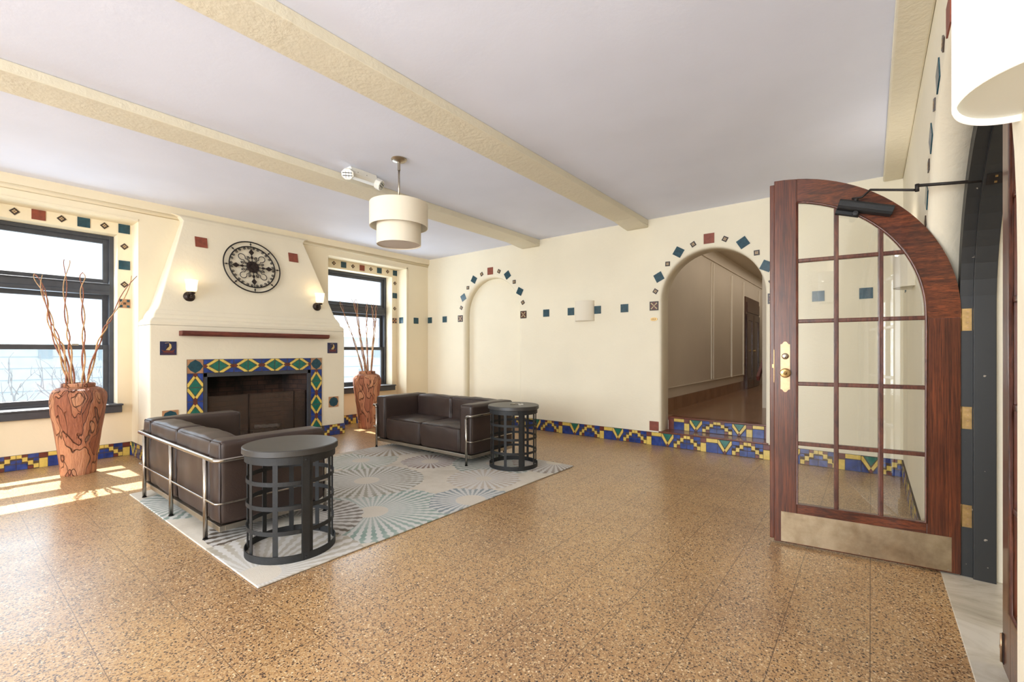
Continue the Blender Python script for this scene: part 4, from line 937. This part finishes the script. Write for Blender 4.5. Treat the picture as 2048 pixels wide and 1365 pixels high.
# ------------------------------------------------------------------ arched oak door (open), local frame: s from free edge to hinge
B_ = Vector((-.513, 3.514, 0)); E_ = Vector((.99202, .12604, 0)); NN = Vector((.12604, -.99202, 0))   # NN towards the camera
def DL(s, z, k=0): return B_+E_*s+Vector((0, 0, z))+NN*k
TH = .045; Wd = .92; SP = 1.513; RO = .925; RI = .775; ZB = .012
def leaf(root, DL, front, withkick=True):
    """front: +1 when the +k side carries the detail"""
    def slab(b, pts, m, k0=0, k1=-TH): b.prism([DL(s, z, k0) for s, z in pts], DL(0, 0, k1)-DL(0, 0, k0), m)
    b = MB(); slab(b, [(0, ZB), (.131, ZB), (.131, SP+sqrt(RO**2-.131**2)), (0.06, SP+sqrt(RO**2-.06**2)), (0, SP+RO)], 'oak'); lk = b.build('lock_stile', root, world=True, bevel=.003)
    b = MB(); slab(b, [(.776, ZB), (RO, ZB), (RO, SP-.03), (.776, SP-.03)], 'oak'); hs = b.build('hinge_stile', root, world=True, bevel=.003)
    b = MB(); slab(b, [(.131, ZB), (.776, ZB), (.776, .28), (.131, .28)], 'oak_arch'); br_ = b.build('bottom_rail', root, world=True, bevel=.003)
    b = MB(); n = 24; a1 = math.acos(.131/RO); a1i = math.acos(.131/RI)
    k = b.mi('oak_arch')
    o_ = [(RO*cos(a1*i/n), SP+RO*sin(a1*i/n)) for i in range(n+1)]; i_ = [(RI*cos(a1i*i/n), SP+RI*sin(a1i*i/n)) for i in range(n+1)]
    o_ = [(RO, SP-.03)]+o_; i_ = [(RI, SP-.03)]+i_
    f0 = [[b.bm.verts.new(DL(*p, kk)) for p in o_] for kk in (0, -TH)]; f1 = [[b.bm.verts.new(DL(*p, kk)) for p in i_] for kk in (0, -TH)]
    for i in range(len(o_)-1):
        for q in ((f0[0][i], f0[0][i+1], f1[0][i+1], f1[0][i]), (f0[1][i], f0[1][i+1], f1[1][i+1], f1[1][i]), (f0[0][i], f0[0][i+1], f0[1][i+1], f0[1][i]), (f1[0][i], f1[0][i+1], f1[1][i+1], f1[1][i])): b.bm.faces.new(q).material_index = k
    b.build('arched_rail', root, world=True)
    def top(s): return SP+sqrt(max(0, RI**2-s**2))
    ss = [.131, .344, .567, .776]
    for sc in ss[1:3]:
        b = MB(); w = .0125; b.prism([DL(sc-w, .28, -.004), DL(sc+w, .28, -.004), DL(sc+w, top(sc+w)+.004, -.004), DL(sc-w, top(sc-w)+.004, -.004)], DL(0, 0, -TH+.004)-DL(0, 0, -.004), 'oak_edge'); b.build('glazing_bar', root, world=True, bevel=.005)
    for z in (1.888, 1.488, 1.075, .679):
        s1_ = .776 if z < SP else sqrt(RI**2-(z-SP)**2); w = .0125
        b = MB(); b.prism([DL(.131, z-w, -.006), DL(s1_+.004, z-w, -.006), DL(s1_+.004, z+w, -.006), DL(.131, z+w, -.006)], DL(0, 0, -TH+.006)-DL(0, 0, -.006), 'oak_edge'); b.build('glazing_bar', root, world=True, bevel=.005)
    # bead around the glass
    b = MB(); pts = [DL(.131, .28, -.002), DL(.131, top(.131), -.002)]+[DL(RI*cos(a1i*(1-i/n)), SP+RI*sin(a1i*(1-i/n)), -.002) for i in range(n+1)]+[DL(.776, SP-.03, -.002), DL(.776, .28, -.002)]
    b.tube(pts, .008, 'oak_edge', 6, True); b.build('glass_bead', root, world=True)
    # panes: each its own
    zs = [.28, .679, 1.075, 1.488, 1.888]
    for i in range(3):
        for j in range(5):
            sa, sb = ss[i]+.012, ss[i+1]-.012; za = zs[j]+.012
            if j < 3: pts = [(sa, za), (sb, za), (sb, zs[j+1]-.012), (sa, zs[j+1]-.012)]
            else:
                zb = zs[j+1]-.012 if j < 4 else 9
                smax = min(sb, sqrt(max(0, (RI)**2-(za-SP)**2))) if za > SP else sb
                if smax <= sa: continue
                m_ = 8; tp = [(smax+(sa-smax)*k_/m_, min(zb, top(smax+(sa-smax)*k_/m_))) for k_ in range(m_+1)]
                pts = [(sa, za), (smax, za)]+[p for p in tp if p[1] > za+.002]
            b = MB(); b.prism([DL(s, z, -.02) for s, z in pts], DL(0, 0, -.023)-DL(0, 0, -.02), 'door_glass'); b.build('pane', root, world=True)
    return lk, hs, br_
d1 = thing('door_1', 'open quarter-arched dark oak door with glass panes and a metal kick plate', 'door', (.40, 3.63, 0), kind='structure')
lk, hs, br_ = leaf(d1, DL, 1)
b = MB(); b.obox(DL(-.012, 1.22, -.033), E_*.014, NN*.012, (0, 0, 1.2), 'oak'); b.build('astragal', d1, world=True, bevel=.004)
b = MB(); b.prism([DL(.04, .02, .0), DL(.885, .02, .0), DL(.885, .218, .0), DL(.04, .218, .0)], NN*.0025, 'kick')
for s in (.05, .25, .46, .67, .87):
    for z in (.03, .208): b.obox(DL(s, z, .003), E_*.003, (0, 0, .003), NN*.0012, 'nickel')
b.build('kick_plate', d1, world=True, label='scuffed metal kick plate')
# escutcheon
c = (.064, 1.186); hw, hh = .027, .150
prof = [(-hw, -hh), (-hw*.72, -hh-.001), (-hw*.55, -hh-.006), (-hw*.3, -hh-.016), (0, -hh-.019), (hw*.3, -hh-.016), (hw*.55, -hh-.006), (hw*.72, -hh-.001), (hw, -hh)]
prof = prof+[(-x, -z) for x, z in prof]
b = MB(); b.prism([DL(c[0]+x, c[1]+z, 0) for x, z in prof], NN*.004, 'copper'); es = b.build('lock_plate', d1, world=True, label='tall brass lock plate')
def dlathe(b, s, z, prof, m, seg=28):
    rings = []
    for (r, k) in prof: rings.append([b.bm.verts.new(DL(s+r*cos(2*pi*j/seg), z+r*sin(2*pi*j/seg), k)) for j in range(seg)])
    for A, B in zip(rings, rings[1:]):
        for j in range(seg): f = b.bm.faces.new((A[j], A[(j+1) % seg], B[(j+1) % seg], B[j])); f.material_index = b.mi(m); f.smooth = True
b = MB(); dlathe(b, .064, 1.146, [(.014, .004), (.014, .03), (.03, .036), (.031, .046), (.027, .054), (.021, .05), (.017, .056), (.011, .051), (.009, .058), (.0001, .06)], 'brass'); b.build('door_knob', es, world=True, label='round brass knob')
b = MB(); dlathe(b, .064, 1.257, [(.021, .004), (.021, .012), (.017, .016), (.0001, .016)], 'nickel'); b.obox(DL(.064, 1.25, .0165), E_*.0015, (0, 0, .006), NN*.0006, 'soot'); b.build('lock_cylinder', es, world=True)
b = MB(); b.obox(DL(-.001, 1.19, -.015), E_*.0015, NN*.011, (0, 0, .11), 'brass'); b.obox(DL(-.006, 1.19, -.015), E_*.006, NN*.006, (0, 0, .012), 'brass'); b.build('latch_plate', d1, world=True)
# door closer
b = MB(); ca, cb = DL(.35, 2.212, .045), DL(.615, 2.128, .045); ax = (cb-ca)/2; uz_ = NN.cross(ax).normalized()
if uz_.z < 0: uz_ = -uz_
pts = [(-.028, -.04), (-.028, .03), (-.012, .045), (.015, .045), (.028, .03), (.028, -.03), (.012, -.042)]
b.prism([ca+uz_*p+NN*q*.9 for p, q in pts], ax*2, 'steel'); cl = b.build('closer_body', d1, world=True, bevel=.003)
b = MB(); b.prism([ca+uz_*p+NN*q for p, q in ((-.055, -.04), (-.03, -.04), (-.03, -.02), (-.05, -.02))], ax*.9, 'steel'); kn = ca+ax*.75-uz_*.045
b.lathe([(0, .0), (.013, -.002), (.018, -.012), (.014, -.03), (0, -.034)], 'steel', kn+Vector((0, -.0, 0)), 16, axis='y')
b.build('closer_bracket', cl, world=True)
b = MB(); P0 = ca.lerp(cb, .3)+uz_*.028; P1 = P0+Vector((0, -.01, .02)); E1 = Vector((.20, 3.35, 2.192)); E2 = Vector((.505, 3.385, 2.175))
b.tube([P0, P1], .014, 'black_metal', 10); b.tube([P1-E_*.02, P1+E_*.03, P1+Vector((.07, -.02, .03)), E1+Vector((-.01, 0, -.012))], .0068, 'black_metal', 8)
b.tube([E1+Vector((0, 0, -.022)), E1+Vector((0, 0, .018))], .010, 'black_metal', 10); b.tube([E1+Vector((0, 0, .01)), E1.lerp(E2, .5)+Vector((0, 0, .004)), E2], .0085, 'black_metal', 8)
b.build('closer_arm', d1, world=True)

# frame, hinges, second leaf, threshold, vestibule
dfm = thing('trim_7', None, None, (.45, 2.70, 0), kind='structure')
def aring(b, x0, x1, ri, ro, m, cy=2.70, sp=1.51, n=32):
    def prof(r): return [(cy+r, 0)]+[(cy+r*cos(pi*i/n), sp+r*sin(pi*i/n)) for i in range(n+1)]+[(cy-r, 0)]
    I, O = prof(ri), prof(ro); k = b.mi(m); V4 = [[b.bm.verts.new((x, *p)) for p in L_] for x in (x0, x1) for L_ in (I, O)]
    for i in range(len(I)-1):
        for (A, B) in ((V4[0], V4[1]), (V4[2], V4[3]), (V4[0], V4[2]), (V4[1], V4[3])): b.bm.faces.new((A[i], A[i+1], B[i+1], B[i])).material_index = k
b = MB(); aring(b, .402, .454, .948, 1.12, 'gate'); b.build('hinge_jamb', dfm, world=True)
b = MB(); aring(b, .454, .545, .925, 1.12, 'gate'); b.build('door_stop', dfm, world=True, bevel=.003)
b = MB(); aring(b, .545, .62, .965, 1.12, 'wall'); b.build('plaster_reveal', dfm, world=True)
for z in (1.47, .91, .35):
    b = MB(); b.box(.404, .450, 3.6435, 3.648, z-.063, z+.063, 'brass'); b.tube([(.403, 3.640, z-.065), (.403, 3.640, z+.065)], .007, 'brass', 8)
    for dz in (-.045, -.015, .015, .045): b.box(.43, .437, 3.6415, 3.6435, z+dz-.003, z+dz+.003, 'copper')
    b.build('hinge', d1, world=True, label='brass butt hinge')
b = MB(); z = 2.19; b.box(.49, .53, 3.30, 3.36, 2.20, 2.206, 'black_metal')
pc = Vector((.50, 2.70+.925*cos(.80), 1.51+.925*sin(.80))); nn_ = Vector((0, -cos(.80), -sin(.80))); tt = Vector((0, -sin(.80), cos(.80)))
b = MB(); b.obox(pc+nn_*.004, (.035, 0, 0), tt*.03, nn_*.004, 'black_metal')
for s in (-1, 1): b.obox(pc+nn_*.010+tt*.016*s, (.005, 0, 0), tt*.005, nn_*.003, 'brass')
b.build('closer_shoe', dfm, world=True)
def DL2(s, z, k=0): return Vector((.455-k, 2.695-s, z))
d2 = thing('door_2', 'closed oak leaf of the arched doorway, seen edge-on at the right', 'door', (.44, 1.77, 0), kind='structure')
leaf(d2, lambda s, z, k=0: Vector((.42+(0-k), 2.685-s, z)), 1)
b = MB(); b.box(.417, .420, 2.66, 2.68, .03, .15, 'bronze'); b.tube([(.414, 2.67, .035), (.414, 2.67, .15)], .004, 'copper', 8); b.box(.409, .414, 2.665, 2.675, .09, .1, 'copper'); b.build('flush_bolt', d2, world=True)
b = MB(); b.box(XR+.06, 2.0, 1.5, 3.80, -.1, .004, 'marble'); b.build('floor_threshold', kind='structure', bevel=.003)
b = MB(); b.box(.62, 2.0, 3.67, 3.8, 0, 2.9, 'wall'); b.box(.62, 2.0, 1.4, 1.6, 0, 2.9, 'wall'); b.box(2.0, 2.1, 1.4, 3.8, 0, 2.9, 'wall'); b.box(.402, 2.1, 1.4, 3.9, 2.9, 3.0, 'ceil')
b.build('wall_vestibule', kind='structure')
b = MB(); b.box(.622, 1.99, 3.655, 3.669, .004, .15, 'halltile'); b.build('baseboard_vestibule', kind='structure')
b = MB(); b.box(XR+.142, .402, 0, 1.55, 0, H, 'wall'); b.box(.402, .62, 1.3, 1.74, 0, 2.9, 'wall'); b.build('wall_door_return', kind='structure') if False else None
light('vestibule_fill', 'POINT', (1.3, 2.6, 2.6), 14, (1, .97, .92), radius=.1)  # point light added to brighten the vestibule walls

# ------------------------------------------------------------------ outside the windows
b = MB(); b.box(-70, -9, -40, 60, -3.2, -3, 'snow'); b.build('ground_outside', kind='structure')
def house(name, x, y0, y1, z1, roofh, lab, wins):
    h_ = thing(name, lab, 'building', (x, (y0+y1)/2, -3))
    b = MB(); b.box(x-8, x, y0, y1, -3, z1, 'paleblue'); wl = b.build('wall', h_, world=True)
    b = MB()
    for k in range(int((z1+3)/.45)): b.box(x, x+.02, y0, y1, -3+k*.45, -3+k*.45+.03, 'outgrey')
    b.build('siding_line', wl, world=True)
    b = MB(); b.prism([(x+.4, y0-.3, z1), (x-8.4, y0-.3, z1), (x-4, y0-.3, z1+roofh)], (0, y1-y0+.6, 0), 'paleblue'); b.build('roof', h_, world=True)
    for (wy, wz, ww, wh) in wins:
        b = MB(); b.box(x, x+.05, wy, wy+ww, wz, wz+wh, 'outgrey'); b.build('window', h_, world=True)
house('neighbour_house', -26, -4, 9, 1.6, 1.0, 'pale house with small windows outside the left window', [(4.4, .9, .45, .5), (5.3, .9, .45, .5), (2.6, 1.0, .4, .5), (4.6, -1.4, .9, .7), (0, .6, .5, .6), (6.6, .9, .4, .4)])
house('neighbour_house', -18, 10.5, 17, 1.9, .8, 'pale clapboard house outside the window right of the fireplace', [(11.8, -.0, .45, .5), (13.6, -.2, .45, .5), (12.6, 1.0, .4, .4)])
def tree(x, y, z, h, lab, sd):
    rnd = random.Random(sd); t_ = thing('bare_tree', lab, 'tree', (x, y, z)); b = MB()
    def br(p, d, l, r, lev):
        q = p+d*l; mid = p+d*l*.5+Vector((rnd.uniform(-.1, .1), rnd.uniform(-.1, .1), 0))*l; b.tube([p, mid, q], lambda f: r*(1-.4*f), 'bark', 5)
        if lev < 5:
            for k in range(3 if lev < 3 else 2):
                dd = (d+Vector((rnd.uniform(-.6, .6), rnd.uniform(-.7, .7), rnd.uniform(-.05, .45)))).normalized(); br(p+d*l*rnd.uniform(.55, 1), dd, l*rnd.uniform(.6, .8), r*.6, lev+1)
    br(Vector((0, 0, 0)), Vector((0, 0, 1)), h*.35, .09, 0); b.build('branches', t_)
tree(-15, 1.6, -3, 5.0, 'bare pale tree outside the left window', 4); tree(-16, 3.0, -3, 4.4, 'smaller bare tree right of the first outside the left window', 9)
fr_ = thing('terrace_railing', 'thin pale metal railing outside the left window', 'railing', (-9.8, 0, -.9))
b = MB(); b.tube([(-9.8, -2, .52), (-9.8, 3.2, .52)], .02, 'outgrey', 6); b.build('top_bar', fr_, world=True)
for y in (-1.4, -.4, .6, 1.6, 2.6): b = MB(); b.tube([(-9.8, y, -.9), (-9.8, y, .52)], .015, 'outgrey', 6); b.build('post', fr_, world=True)
b = MB(); b.box(-10.2, -7.7, -3, 4, -1.1, -.9, 'snow'); b.build('floor_terrace', kind='structure')
